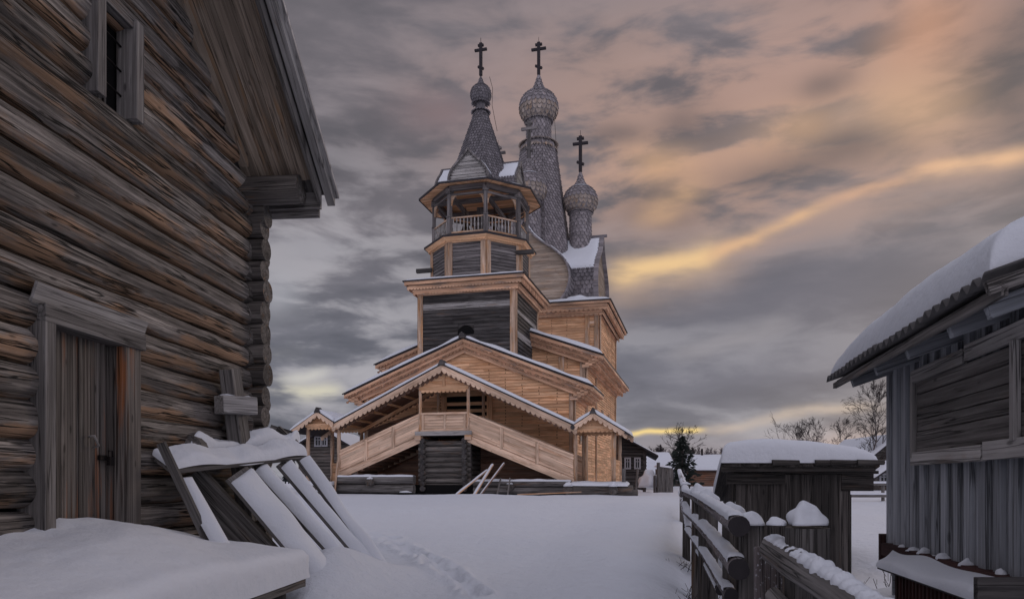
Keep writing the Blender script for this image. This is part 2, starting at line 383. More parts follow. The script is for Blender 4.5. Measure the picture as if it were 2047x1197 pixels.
    def build(s, name, mats, parent=None, bevel=0):
        me = bpy.data.meshes.new(name); me.from_pydata(s.v, [], s.f)
        mats = mats if isinstance(mats, (list, tuple)) else [mats]
        for m in mats: me.materials.append(M[m] if isinstance(m, str) else m)
        me.polygons.foreach_set('use_smooth', s.sm); me.polygons.foreach_set('material_index', s.mi)
        a = me.attributes.new('gr', 'FLOAT_VECTOR', 'POINT'); a.data.foreach_set('vector', np.array(s.g, 'f').ravel())
        a = me.attributes.new('lc', 'FLOAT_VECTOR', 'POINT'); a.data.foreach_set('vector', np.array(s.lc, 'f').ravel())
        a = me.attributes.new('rnd', 'FLOAT', 'POINT'); a.data.foreach_set('value', np.array(s.r, 'f'))
        me.update()
        o = bpy.data.objects.new(name, me); col.objects.link(o)
        if parent is not None: o.parent = parent
        if bevel:
            b = o.modifiers.new('bevel', 'BEVEL'); b.width = bevel; b.segments = 2; b.limit_method = 'ANGLE'
        return o
def tag(o, label=None, cat=None, group=None, kind=None):
    if label: o['label'] = label
    if cat: o['category'] = cat
    if group: o['group'] = group
    if kind: o['kind'] = kind
    return o
def empty(name, loc, label, cat, group=None, rz=0):
    o = bpy.data.objects.new(name, None); col.objects.link(o); o.location = loc; o.rotation_euler = (0, 0, rz)
    o.empty_display_size = .3
    return tag(o, label, cat, group)

# ------------------------------------------------------------------ snow shapes
def nz3(p, sc, seed=0.0): return mnoise.noise(V((p[0]*sc+seed, p[1]*sc-seed, p[2]*sc+seed*.7)))
def snow_surf(mb, f, n, m, T, edge, du, dv, lump=.15, lsc=1.5, up=V((0, 0, 1)), out=0.0, fine=0.0, rag=0.0):
    """snow lying on the surface f(s,t): thick T, rounded over the width `edge` at its borders"""
    S = [.5-.5*math.cos(math.pi*i/n) if n > 3 else i/n for i in range(n+1)]
    Tt = [.5-.5*math.cos(math.pi*j/m) if m > 3 else j/m for j in range(m+1)]
    seed = random.uniform(0, 50); vs = []; gs = []
    for s_ in S:
        for t_ in Tt:
            P = V(f(s_, t_)); e = min(s_*du, (1-s_)*du, t_*dv, (1-t_)*dv); q = min(1, e/edge)
            pr = math.sqrt(max(0, 1-(1-q)**2))
            th = T*pr*(1+lump*2*nz3(P, lsc, seed))+fine*pr*nz3(P, lsc*7, seed)
            if rag: P = P+V((nz3(P, 3, seed), nz3(P, 3, seed+5), 0))*rag*(1-q)
            cs = (V(f(.5, .5))-P); cs.z = 0
            bul = math.sin(math.pi*min(1, q*1.0)) if q < 1 else 0
            if cs.length > 0: P = P-cs.normalized()*out*bul
            P = P+up*th; vs.append(P); gs.append(P)
    fs = []
    for i in range(n):
        for j in range(m):
            a = i*(m+1)+j; fs.append((a, a+m+1, a+m+2, a+1))
    mb.add(vs, fs, gs, True)
def quadf(p00, p10, p11, p01):
    p00, p10, p11, p01 = map(V, (p00, p10, p11, p01))
    return lambda s_, t_: (p00*(1-s_)+p10*s_)*(1-t_)+(p01*(1-s_)+p11*s_)*t_
def snow_quad(mb, p00, p10, p11, p01, T, edge=None, n=24, m=14, **k):
    du = (V(p10)-V(p00)).length; dv = (V(p01)-V(p00)).length; edge = edge or T*1.2
    snow_surf(mb, quadf(p00, p10, p11, p01), n, m, T, min(edge, du*.5, dv*.5), du, dv, **k)
def snow_cap(mb, c, rx, ry, h, n=20, rings=9, skew=(0, 0), lump=.12, bulge=.04):
    c = V(c); vs = []; gs = []; fs = []; seed = random.uniform(0, 50)
    for i in range(rings+1):
        t = i/rings
        rr = (1-t**1.35)*(1+bulge*math.sin(min(1, t*2)*math.pi)); zz = (1-(1-t)**1.7)-.05*(1-t)
        for k in range(n):
            th = 2*math.pi*k/n; d = V((math.cos(th)*rr*rx, math.sin(th)*rr*ry, zz*h))
            l = 1+lump*nz3((d.x/rx, d.y/ry, zz), 1.6, seed)*2
            p = c+V((d.x*l+skew[0]*max(zz, 0)*h, d.y*l+skew[1]*max(zz, 0)*h, d.z*l)); vs.append(p); gs.append(p)
    for i in range(rings):
        for k in range(n):
            k2 = (k+1) % n; fs.append((i*n+k, i*n+k2, (i+1)*n+k2, (i+1)*n+k))
    fs.append(tuple(rings*n+k for k in range(n))); fs.append(tuple(range(n-1, -1, -1)))
    mb.add(vs, fs, gs, True)
def snow_ridge(mb, pts, w, h, lump=.3, lsc=5, n=8, seg=.06, fine=.0):
    """a strip of snow along a rail: half-round section, pts = line on the rail's top"""
    P = []; pts = [V(p) for p in pts]
    for a, b in zip(pts[:-1], pts[1:]):
        k = max(1, int((b-a).length/seg)); P += [a.lerp(b, i/k) for i in range(k)]
    P.append(pts[-1]); m = len(P); vs = []; gs = []; fs = []; seed = random.uniform(0, 50)
    for i, p in enumerate(P):
        T = (P[min(i+1, m-1)]-P[max(i-1, 0)]).normalized(); S = T.cross(V((0, 0, 1))).normalized(); U = V((0, 0, 1))
        e = min(1, min(i, m-1-i)*seg/(h*1.3)+.15); pr = math.sqrt(1-(1-e)**2)
        l = 1+lump*2*nz3(p, lsc, seed)+fine*2*nz3(p, lsc*4, seed)
        for k in range(n+1):
            a = math.pi*k/n; x = math.cos(a); z = math.sin(a)**.8 if 0 < k < n else 0
            ll = l*(1+fine*nz3(p+S*x*w, lsc*5, seed))
            q = p+S*(x*w/2*(1+.3*(l-1)))+U*(z*h*pr*ll)-U*(.02 if k in (0, n) else 0); vs.append(q); gs.append(q)
    for i in range(m-1):
        for k in range(n): a = i*(n+1)+k; fs.append((a, a+1, a+n+2, a+n+1))
    mb.add(vs, fs, gs, True)

# ------------------------------------------------------------------ ground: one sheet of snow
def fbm2(x, y, sc, seed, octv=4):
    rs = np.random.RandomState(seed); out = np.zeros_like(x); amp = 1.0; tot = 0
    for o in range(octv):
        t = rs.rand(64, 64); X = x*sc; Y = y*sc
        a = rs.rand()*6.28; X, Y = X*math.cos(a)-Y*math.sin(a), X*math.sin(a)+Y*math.cos(a)
        xi = np.floor(X).astype(int); yi = np.floor(Y).astype(int); fx = X-xi; fy = Y-yi
        fx = fx*fx*fx*(fx*(fx*6-15)+10); fy = fy*fy*fy*(fy*(fy*6-15)+10)
        g_ = lambda i, j: t[i % 64, j % 64]
        v = (g_(xi, yi)*(1-fx)+g_(xi+1, yi)*fx)*(1-fy)+(g_(xi, yi+1)*(1-fx)+g_(xi+1, yi+1)*fx)*fy
        out += (v-.5)*amp; tot += amp; amp *= .5; sc *= 2
    return out/tot
rs = np.random.RandomState(3)
def gpath(p0, p1, n, wob):
    return [(p0[0]+(p1[0]-p0[0])*i/n+rs.uniform(-wob, wob), p0[1]+(p1[1]-p0[1])*i/n+rs.uniform(-wob, wob)) for i in range(n+1)]
def fence_x(Y): return 1.77+.22*(Y-5.4)
def ground(x, y, prints=False):
    x = np.asarray(x, float); y = np.asarray(y, float)
    t = np.clip((y-8.5)/(29-8.5), 0, 1); z = .16+.84*(t*t*(3-2*t)*.45+t*.55)
    far = np.clip((y-60)/60, 0, 1)
    z = z+.20*fbm2(x, y, .16, 1)*(1-far)+.12*fbm2(x, y, .45, 2)+.02*fbm2(x, y, 1.6, 5)
    g_ = lambda cx, cy, sx, sy, h: h*np.exp(-((x-cx)/sx)**2-((y-cy)/sy)**2)
    # drift banked against the fence and a hollow beside it
    fx = 1.77+.22*(y-5.4); dd = x-fx
    z = z+.16*np.exp(-((dd+1.6)/1.0)**2)*np.clip((y-6)/4, 0, 1)*np.clip((30-y)/10, 0, 1)-.22*np.exp(-((dd+.15)/.35)**2)*np.clip((26-y)/10, 0, 1)
    z = z+g_(4.1, 7.0, .9, 1.5, .42)+g_(3.3, 6.0, .7, 1.2, .30)-g_(5.6, 11.8, 1.2, 1.6, .12)
    # drift under the leaning frame and round the deck
    z = z+g_(-2.35, 9.35, .55, .9, .42)+g_(-1.9, 9.8, .6, .7, .17)+g_(-1.2, 10.9, .8, 1.2, .12)+g_(-3.2, 9.6, .9, .8, .1)
    # hummocks before the church
    z = z+g_(-4.6, 29.5, 2.5, 2.2, .12)+g_(0.6, 29.5, 4, 2, .05)
    far_ = np.clip((y-31)/4, 0, 1); z = z*(1-far_)+(1.0+.10*fbm2(x, y, .1, 7))*far_
    if prints:
        for (cx, cy, r_, dp) in PRINTS:
            k = (np.abs(x-cx) < .5) & (np.abs(y-cy) < .6)
            q = ((x[k]-cx)/r_)**2+((y[k]-cy)/(r_*1.5))**2
            z[k] += -dp*np.exp(-q*q)+dp*.3*np.exp(-((np.sqrt(q)-1.6)/.5)**2)
    return z
def gz(x, y): return float(ground(np.array([x]), np.array([y]))[0])
def ground_at(px, py):          # where the sight line through a pixel meets the snow
    Y = 3.0
    while Y < 400:
        p = at(px, py, Y)
        if p.z < gz(p.x, Y): return p
        Y *= 1.01
    return at(px, py, 300)
PRINTS = []
for (a, b, n, w, r_, dp) in (((745, 1068), (800, 1090), 4, .12, .15, .09), ((800, 1090), (850, 1118), 5, .1, .15, .1), ((850, 1118), (960, 1192), 9, .11, .15, .12), ((820, 1105), (905, 1150), 6, .15, .13, .08), ((1265, 972), (1330, 985), 12, .5, .2, .08)):
    A = ground_at(*a); B = ground_at(*b)
    for (cx, cy) in gpath((A.x, A.y), (B.x, B.y), n, w): PRINTS.append((cx, cy, r_*rs.uniform(.8, 1.2), dp*rs.uniform(.6, 1.2)))
def build_ground():
    ys = np.concatenate([-np.geomspace(260, 1, 22)+.0, np.linspace(0, 4, 14), np.geomspace(4.1, 24, 430), np.geomspace(24.2, 900, 90)])
    a = np.linspace(-1, 1, 560); a = .55*a+.95*a**3
    Yg, Ag = np.meshgrid(ys, a, indexing='ij'); Xg = Ag*(np.abs(Yg)+4)
    Zg = ground(Xg.ravel(), Yg.ravel(), True)
    v = np.stack([Xg.ravel(), Yg.ravel(), Zg], 1).astype('f'); ny, nx = Yg.shape
    i = (np.arange(ny-1)[:, None]*nx+np.arange(nx-1)[None, :]).ravel()
    f = np.stack([i, i+1, i+nx+1, i+nx], 1).astype('i')
    me = bpy.data.meshes.new('snow_ground'); me.vertices.add(len(v)); me.vertices.foreach_set('co', v.ravel())
    me.loops.add(f.size); me.loops.foreach_set('vertex_index', f.ravel()); me.polygons.add(len(f))
    me.polygons.foreach_set('loop_start', np.arange(0, f.size, 4, dtype='i')); me.polygons.foreach_set('loop_total', np.full(len(f), 4, 'i'))
    me.polygons.foreach_set('use_smooth', np.ones(len(f), bool)); me.update(calc_edges=True); me.validate()
    me.materials.append(M['gsnow']); o = bpy.data.objects.new('snow_ground', me); col.objects.link(o); o['kind'] = 'structure'
build_ground()

# ================================================================== CHURCH (local: x along the front, y to the back, z up from its ground)
E = .6                                   # eye level above the church's ground
CH = empty('wooden_church', (-2.317, 36.64, 1.0), 'tall wooden church of fresh pine and grey shingled onion domes behind the double staircase', 'church', rz=-R(14.52))
X_, Y_, Z_ = V((1, 0, 0)), V((0, 1, 0)), V((0, 0, 1))

def siding(mb, poly, o, ax, nrm, pitch=.155, th=.03, mi=0, nails=None, nmi=1, holes=(), jitter=.002):
    """lapped boards over a convex polygon poly [(x,z)], plane o + ax*x + Z*z, facing nrm"""
    ax = V(ax); nrm = V(nrm); o = V(o); zs = [p[1] for p in poly]; z0, z1 = min(zs), max(zs); n = len(poly)
    def span(z):
        xs = []
        for i in range(n):
            (xa, za), (xb, zb) = poly[i], poly[(i+1) % n]
            if (za-z)*(zb-z) <= 0 and za != zb: xs.append(xa+(xb-xa)*(z-za)/(zb-za))
        return (min(xs), max(xs)) if len(xs) >= 2 else None
    z = z0
    while z < z1-.01:
        zt = min(z+pitch, z1); a = span(z+.0005); b = span(zt-.0005)
        if a and b:
            segs = [(a[0], a[1], b[0], b[1])]
            for (hx0, hx1, hz0, hz1) in holes:
                if hz0 < (z+zt)/2 < hz1:
                    ns_ = []
                    for (l0, r0, l1, r1) in segs:
                        if hx0 > l0 and hx1 < r0: ns_ += [(l0, hx0, l1, hx0), (hx1, r0, hx1, r1)]
                        else: ns_.append((l0, r0, l1, r1))
                    segs = ns_
            for (l0, r0, l1, r1) in segs:
                cuts = [0, 1]
                if r0-l0 > 5: cuts = [0, random.uniform(.3, .7), 1]
                for c0, c1 in zip(cuts[:-1], cuts[1:]):
                    xl0, xr0 = l0+(r0-l0)*c0, l0+(r0-l0)*c1; xl1, xr1 = l1+(r1-l1)*c0, l1+(r1-l1)*c1
                    pb = th+.018+random.uniform(-jitter, jitter)*3; pt = th*.7
                    gp_ = min(.02, pitch*.11); P = [(xl0, z, pb), (xr0, z, pb), (xr1, zt-gp_, pt), (xl1, zt-gp_, pt), (xl0, z, 0), (xr0, z, 0)]
                    vs = [o+ax*x+Z_*zz+nrm*d for x, zz, d in P]; gs = [V((x, zz-z, d)) for x, zz, d in P]
                    fs = [(0, 1, 2, 3), (4, 5, 1, 0)]
                    if ax.cross(Z_).dot(nrm) < 0: fs = [f[::-1] for f in fs]
                    mb.add(vs, fs, gs, False, mi)
            if nails:
                for nx_ in nails:
                    if a[0]+.1 < nx_ < a[1]-.1 and random.random() < .85:
                        c = o+ax*(nx_+random.uniform(-.015, .015))+Z_*(z+pitch*.3)+nrm*(th+.014)
                        mb.box(c, .036, .008, .07, (ax, nrm, Z_), nmi)
        z = zt
    # backing sheet
    vs = [o+ax*x+Z_*zz for x, zz in poly]; f = tuple(range(n))
    mb.add(vs, [f], [V((x, zz, 0)) for x, zz in poly], False, mi)

def scallop(mb, p0, p1, h, pitch, amp, th=.03, mi=0, out=None, hdir=None, style='round'):
    """board hanging from line p0-p1 by h with a scalloped lower edge"""
    p0 = V(p0); p1 = V(p1); X = (p1-p0); L = X.length; X.normalize()
    D = V(hdir) if hdir is not None else V((0, 0, -1))
    n = max(1, round(L/pitch)); q = L/n; pts = [(0, 0), (L, 0)]
    low = []
    for i in range(n):
        if style == 'round': loc = ((0, h-amp), (.1, h-amp*.35), (.3, h), (.5, h+amp*.1), (.7, h), (.9, h-amp*.35))
        else: loc = ((0, h-amp), (.5, h))
        low += [(i*q+a*q, b) for a, b in loc]
    low.append((L, h-amp))
    pts = [(0, 0)]+low+[(L, 0)]
    mb.prism(pts, p0, X, D, th, mi)

def cornice_run(p0, p1, n_out, z0, z1, ov, part, name='cornice'):
    """flared carved cornice between two points of the wall top: three stepped fascias with scallops"""
    pass

def cross3(mb, c, h, arm, rod=.4):
    c = V(c); t = h*.045
    mb.box(c+Z_*(h/2), t*2, t*1.6, h, mi=0)
    mb.box(c+Z_*(h*.79), arm, t*1.7, h*.062)
    mb.box(c+Z_*(h*.93), arm*.46, t*1.65, h*.06)
    mb.box(c+Z_*(h*.24), arm*.5, t*1.75, h*.058, ax=(V((math.cos(.42), 0, -math.sin(.42))), Y_, V((math.sin(.42), 0, math.cos(.42)))))
    if rod: mb.tube([c+Z_*h, c+Z_*(h+rod)], .015, 4)

def catmull(pts, k=6):
    out = []; n = len(pts)
    for i in range(n-1):
        p0 = pts[max(i-1, 0)]; p1 = pts[i]; p2 = pts[i+1]; p3 = pts[min(i+2, n-1)]
        for j in range(k):
            t = j/k; out.append(tuple(.5*((2*b)+(-a+c)*t+(2*a-5*b+4*c-d)*t*t+(-a+3*b-3*c+d)*t**3) for a, b, c, d in zip(p0, p1, p2, p3)))
    out.append(pts[-1]); return out
def arclen(prof):
    s_ = [0]
    for a, b in zip(prof[:-1], prof[1:]): s_.append(s_[-1]+math.hypot(b[0]-a[0], b[1]-a[1]))
    return s_
def prof_at(prof, S, s_):
    s_ = max(0, min(S[-1], s_))
    for i in range(len(S)-1):
        if s_ <= S[i+1]:
            t = (s_-S[i])/max(1e-9, S[i+1]-S[i]); a, b = prof[i], prof[i+1]; return a[0]+(b[0]-a[0])*t, a[1]+(b[1]-a[1])*t
    return prof[-1]
def shingled_lathe(mb, prof, c, row, w, mi=0, under_mi=0, nbase=24, lift=.03, s_end=1.0, pointed=False, warm_s=0):
    c = V(c); S = arclen(prof)
    mb.lathe([(r, z) for r, z in prof], nbase, c, under_mi)
    s_ = 0; k = 0; L = row*1.7
    while s_ < S[-1]*s_end:
        r, z = prof_at(prof, S, s_); r2, z2 = prof_at(prof, S, s_+L)
        if r > .06:
            n = max(6, round(2*math.pi*r/w)); tl = math.hypot(r2-r, z2-z) or 1; nr, nzz = (z2-z)/tl, -(r2-r)/tl
            shp = [(-.5, 1), (-.5, .45), (-.36, .16), (0, 0), (.36, .16), (.5, .45), (.5, 1)]
            if pointed: shp = [(-.5, 1), (-.5, .5), (0, 0), (.5, .5), (.5, 1)]
            for i in range(n):
                th = 2*math.pi*(i+(k % 2)*.5+random.uniform(-.13, .13))/n; vs = []; gs = []
                dz = .03*(random.random()-.5)*row
                for x, y in shp:
                    rr = r+(r2-r)*y+nr*lift*2*(1-y); zz = z+dz+(z2-z)*y+nzz*lift*2*(1-y); a = th+x*.93*2*math.pi/n
                    vs.append(c+V((math.cos(a)*rr, math.sin(a)*rr, zz))); gs.append(V((y*L, x*w, 0)))
                m = len(vs); inn = []
                for q in vs[1:-1]:
                    d = V((q.x-c.x, q.y-c.y, 0)).normalized(); inn.append(q-(d*nr+Z_*nzz)*lift*1.3)
                mb.add(vs+inn, [tuple(range(m-1, -1, -1))]+[(i_+2, m+i_+1, m+i_, i_+1) for i_ in range(m-3)], gs+gs[1:-1], False, 1 if s_ < S[-1]*warm_s+random.uniform(-.1, .1)*row else mi)
        s_ += row; k += 1
def teeth_ring(mb, c, r0, r1, z0, z1, n, mi=0, th=.03):
    """ring of pointed board ends flaring from (r0,z0) to (r1,z1)"""
    c = V(c)
    for i in range(n):
        a = 2*math.pi*i/n; d = V((math.cos(a), math.sin(a), 0)); t = V((-math.sin(a), math.cos(a), 0)); w = math.pi*(r0+r1)/n*.92
        A = c+d*r0+Z_*z0; B = c+d*r1+Z_*z1; u = (B-A); nn = t.cross(u.normalized())*th
        vs = [A-t*w/2, A+t*w/2, A+u*.7+t*w/2, B, A+u*.7-t*w/2]; vs2 = [v_+nn for v_ in vs]
        gs = [V((0, 0, 0)), V((0, w, 0)), V((.2, w, 0)), V((.3, w/2, 0)), V((.2, 0, 0))]
        fs = [(0, 1, 2, 3, 4), (9, 8, 7, 6, 5)]+[(k, 5+k, 5+(k+1) % 5, (k+1) % 5) for k in range(5)]
        mb.add(vs+vs2, fs, gs+gs, False, mi)

ONION = [(.56, 0), (.79, .05), (.95, .14), (1.0, .25), (.97, .37), (.86, .48), (.66, .56), (.43, .62), (.30, .68), (.20, .77), (.11, .88), (.06, 1.0)]
def onion_dome(c, Rr, H, cross_h, arm, row, w, mat, parent, neck=None, lift=.03, drum=None, snowy=False, cmat='crossw', warm=True):
    """dome part with its cross; c = centre of the dome's bottom (local)"""
    c = V(c); mb = MB(); prof = catmull([(r*Rr, z*H) for r, z in ONION], 4)
    shingled_lathe(mb, prof, c, row, w, 0, 0, 24, lift, .9, warm_s=.24 if warm else 0)
    teeth_ring(mb, c+Z_*.04, Rr*.60, Rr*.80, .05, -Rr*.12, int(Rr*22)+10, 0, .02)
    o = mb.build('onion_dome', [mat, 'shingle_warm' if warm else mat], parent)
    m2 = MB(); m2.lathe([(Rr*.075, H*.93), (Rr*.07, H*1.02), (Rr*.045, H*1.1)], 10, c); cross3(m2, c+Z_*(H*1.0), cross_h, arm, cross_h*.16)
    m2.build('cross', cmat, o)
    if snowy:
        m3 = MB(); prs = [(r*1.025+.02, z+.03) for r, z in prof if H*.55 < z < H*.66]
        if len(prs) > 1: m3.lathe(prs, 20, c); m3.build('dome_snow', 'snow', o)
    return o

# ---- bell tower -----------------------------------------------------------
TC = V((0, 2.535, 0))
def tower():
    h = 2.53; zb, zt = E+4.2, E+9.55
    mb = MB()
    hole = [(-.43, .43, E+7.42, E+7.95)]
    siding(mb, [(-h, zb), (h, zb), (h, zt), (-h, zt)], (0, 0, 0), X_, -Y_, .2, .035, holes=hole)
    siding(mb, [(0, zb), (2*h, zb), (2*h, zt), (0, zt)], (h, 0, 0), Y_, X_, .2, .035)
    siding(mb, [(0, zb), (2*h, zb), (2*h, zt), (0, zt)], (-h, 0, 0), Y_, -X_, .2, .035)
    o = mb.build('tower_wall', 'dark', CH); o['label'] = 'dark weathered board walls of the square bell tower base'
    # lighter replacement boards on the walls
    mb = MB()
    for z in (E+8.98, E+8.82): mb.box((0, -.043, z), 2*h-.35, .012, .15)
    for (z, a, b) in ((E+8.55, .3, 4.7), (E+7.5, .3, 4.7), (E+7.33, .3, 4.0), (E+6.25, .3, 4.6), (E+6.08, .3, 3.2)): mb.box((h+.045, (a+b)/2, z), .012, b-a, .16)
    mb.build('patch_board', 'pale', CH)
    for (x, y) in ((h, 0), (-h, 0), (h, 2*h), (-h, 2*h)):
        mb = MB(); sx = 1 if x > 0 else -1; sy = -1 if y == 0 else 1
        mb.box((x+sx*.04-sx*.13, y+sy*.06, (zb+zt)/2), .26, .05, zt-zb); mb.box((x+sx*.065, y+sy*.035-sy*.13, (zb+zt)/2), .05, .25, zt-zb)
        o = mb.build('corner_board', 'newpost', CH)
    # arched louvre opening
    mb = MB(); arc = [(math.cos(math.pi*k/14)*.43, math.sin(math.pi*k/14)*.43) for k in range(15)]
    mb.prism(arc, (0, -.047, E+7.45), X_, Z_, .01); mb.build('arched_opening', 'void', CH)
    # cornice: stacked flaring courses with scalloped fascias
    zc0, zc1 = E+9.5, E+10.12
    mb = MB(); steps = 4
    for i in range(steps):
        a = h+.07+.5*(i/(steps-1))**.9; z0_ = zc0+(zc1-zc0)*i/steps; z1_ = zc0+(zc1-zc0)*(i+1)/steps
        hh = z1_-z0_
        mb.box((0, -a+h, z0_+hh/2), 2*a, .08, hh*.97); mb.box((0, 2*h+a-h, z0_+hh/2), 2*a, .08, hh*.97)
        mb.box((a, h, z0_+hh/2), .08, 2*a-.1, hh*.97); mb.box((-a, h, z0_+hh/2), .08, 2*a-.1, hh*.97)
    for (z, off, p, hh) in ((zc0+.16, .1, .17, .14), (zc0+.4, .33, .17, .16)):
        a = h+.07+off+.08
        scallop(mb, (-a, h-a, z), (a, h-a, z), hh, p, .07, .025); scallop(mb, (a, h-a, z), (a, h+a, z), hh, p, .07, .025)
        scallop(mb, (-a, h+a, z), (-a, h-a, z), hh, p, .07, .025)
    n = 44
    for i in range(n): mb.box((h+.46, -.35+i*(2*h+.7)/n, zc0+.36), .12, .045, .22)
    mb.build('cornice', 'cornice', CH)
    mb = MB(); a = h+.66; mb.box((0, h, E+10.15), 2*a, 2*a, .05)
    vs = [V((sx*a, h+sy*a, E+10.18)) for sx, sy in ((-1, -1), (1, -1), (1, 1), (-1, 1))]+[V((sx*2.3, h+sy*2.3, E+10.5)) for sx, sy in ((-1, -1), (1, -1), (1, 1), (-1, 1))]
    mb.add(vs, [(0, 1, 5, 4), (1, 2, 6, 5), (2, 3, 7, 6), (3, 0, 4, 7), (4, 5, 6, 7)], vs)
    rf = mb.build('skirt_roof', 'roofedge', CH)
    mb = MB()
    for (p, q, p2, q2) in (((-a, h-a), (a, h-a), (2.2, h-2.2), (-2.2, h-2.2)), ((a, h-a), (a, h+a), (2.2, h+2.2), (2.2, h-2.2)), ((-a, h+a), (-a, h-a), (-2.2, h-2.2), (-2.2, h+2.2))):
        i_ = .985
        snow_quad(mb, (p[0]*i_, h+(p[1]-h)*i_, E+10.17), (q[0]*i_, h+(q[1]-h)*i_, E+10.17), (p2[0], p2[1], E+10.47), (q2[0], q2[1], E+10.47), .07, .08, 20, 5)
    mb.build('roof_snow', 'snow', rf)
    # octagonal drum
    def oct_pts(Rr, z, rot=.5): return [TC+V((math.cos(2*math.pi*(k+rot)/8)*Rr, math.sin(2*math.pi*(k+rot)/8)*Rr, z)) for k in range(8)]
    R8 = 2.62; z0_, z1_ = E+10.3, E+12.35
    mb = MB(); P = oct_pts(R8, 0)
    for k in range(8):
        a_, b_ = P[k], P[(k+1) % 8]; ax = (b_-a_).normalized(); nr = ((a_+b_)/2-TC).normalized(); L = (b_-a_).length
        siding(mb, [(0, z0_), (L, z0_), (L, z1_), (0, z1_)], a_, ax, nr, .17, .03)
    mb.build('octagon_wall', 'octo', CH)
    for k in range(8):
        mb = MB(); d = (P[k]-TC).normalized(); t = V((-d.y, d.x, 0))
        for sg in (-1, 1):
            e = (P[(k+sg) % 8]-P[k]).normalized(); nr = ((P[k]+P[(k+sg) % 8])/2-TC).normalized()
            mb.box(P[k]+e*.12+nr*.055+Z_*((z0_+z1_)/2), .26, .05, z1_-z0_, (e, nr, Z_))
        mb.build('corner_board', 'newpost', CH)
    mb = MB()
    for (x, y, z) in ((2.75, 1.3, E+11.75), (-2.75, 1.3, E+11.2)): mb.box((x, y, z), .9, .2, .2)
    mb.build('projecting_beam', 'dark', CH)
    # gallery skirt roof
    mb = MB(); A = oct_pts(3.02, E+12.42); B = oct_pts(2.62, E+12.62); C = oct_pts(2.66, E+12.12)
    for k in range(8):
        k2 = (k+1) % 8; mb.add([A[k], A[k2], B[k2], B[k]], [(0, 1, 2, 3)], [V((0, 0, 0)), V((2, 0, 0)), V((2, .5, 0)), V((0, .5, 0))], mi=1)
        a_, b_, c_, d_ = A[k]-Z_*.05, A[k2]-Z_*.05, C[k2], C[k]
        L = (b_-a_).length; mb.add([a_, b_, c_, d_], [(3, 2, 1, 0)], [V((0, 0, 0)), V((L, 0, 0)), V((L, .5, 0)), V((0, .5, 0))])
        mb.beam(A[k]-Z_*.02, A[k2]-Z_*.02, .05, .09, mi=1)
        nr = ((A[k]+A[k2])/2-TC); nr.z = 0; nr.normalize()
        scallop(mb, C[k]+Z_*.14+nr*.16, C[k2]+Z_*.14+nr*.16, .1, .15, .05, .02)
    mb.build('gallery_cornice', ['new', 'roofedge'], CH)
    mb = MB(); F = oct_pts(2.6, E+12.55); mb.add(F, [tuple(range(8))], F); mb.build('gallery_floor', 'new', CH)
    # posts, beams, railings
    RP = 2.5; P = oct_pts(RP, 0); zf, zt_ = E+12.55, E+14.92
    for k in range(8):
        mb = MB(); d = (P[k]-TC).normalized(); t = V((-d.y, d.x, 0)); c = P[k]
        mb.box(c+Z_*(zf+.45), .23, .23, .9, (d, t, Z_)); mb.box(c+Z_*(zf+1.5), .19, .19, 1.2, (d, t, Z_)); mb.box(c+Z_*(zf+.95), .26, .26, .07, (d, t, Z_))
        mb.box(c+Z_*(zt_-.12), .3, .3, .26, (d, t, Z_))
        post = mb.build('gallery_post', 'octo', CH)
        mb = MB()
        for sg in (-1, 1):
            e = (P[(k+sg) % 8]-P[k]).normalized()
            arc = [(0.06, -.62), (.14, -.6)]+[(.14+.34*(1-math.cos(q*math.pi/12)), -.6+.52*math.sin(q*math.pi/12)) for q in range(1, 7)]+[(.5, 0), (.06, 0)]
            mb.prism(arc, c+Z_*(zt_-.24)-d*.03, e, Z_, .06)
        mb.build('bracket', 'newpost', post)
    for k in range(8):
        a_, b_ = P[k], P[(k+1) % 8]
        mb = MB(); mb.beam(a_+Z_*(zt_+.02), b_+Z_*(zt_+.02), .2, .24); mb.beam(a_+Z_*(zt_-.3), b_+Z_*(zt_-.3), .1, .1); mb.build('gallery_beam', 'octo', CH)
        mb = MB(); mb.beam(a_+Z_*(zf+.88), b_+Z_*(zf+.88), .09, .07); mb.beam(a_+Z_*(zf+.14), b_+Z_*(zf+.14), .08, .08)
        rl = mb.build('gallery_railing', 'newpost', CH)
        n = 9
        for i in range(1, n+1):
            p = a_.lerp(b_, i/(n+1)); m2 = MB()
            m2.lathe([(.035, .16), (.035, .28), (.022, .31), (.045, .42), (.048, .5), (.024, .6), (.035, .68), (.03, .86)], 8, p+Z_*zf); m2.build('baluster', 'pale', rl)
    # crossing ceiling beams, boards, bell
    mb = MB()
    for yy in (-.9, .9): mb.box(TC+V((0, yy, E+14.8)), 4.6, .2, .22)
    for xx in (-.9, .9): mb.box(TC+V((xx, 0, E+14.6)), .18, 4.6, .18)
    mb.build('ceiling_beam', 'octo', CH)
    mb = MB(); mb.box(TC+V((0, 0, E+13.6)), .34, .34, 2.2); mb.build('centre_post', 'dark', CH)
    for (x, y, s_) in ((-.55, -.9, 1), (.9, -.5, .8), (-1.1, .4, .7)):
        mb = MB(); b_ = TC+V((x, y, E+13.15))
        mb.lathe([(.30*s_, 0), (.27*s_, .06), (.2*s_, .2*s_), (.17*s_, .34*s_), (.1*s_, .42*s_), (.03, .44*s_)], 16, b_); mb.tube([b_+Z_*.42*s_, b_+Z_*1.35], .02, 5); mb.tube([b_+Z_*.2, b_-Z_*.12], .03, 5)
        mb.build('bell', 'bronze', CH)
    # eave and low roof
    RE = 3.3; A = oct_pts(RE, E+15.0); C = oct_pts(2.45, E+15.12); T8 = oct_pts(1.5, E+15.46)
    mb = MB()
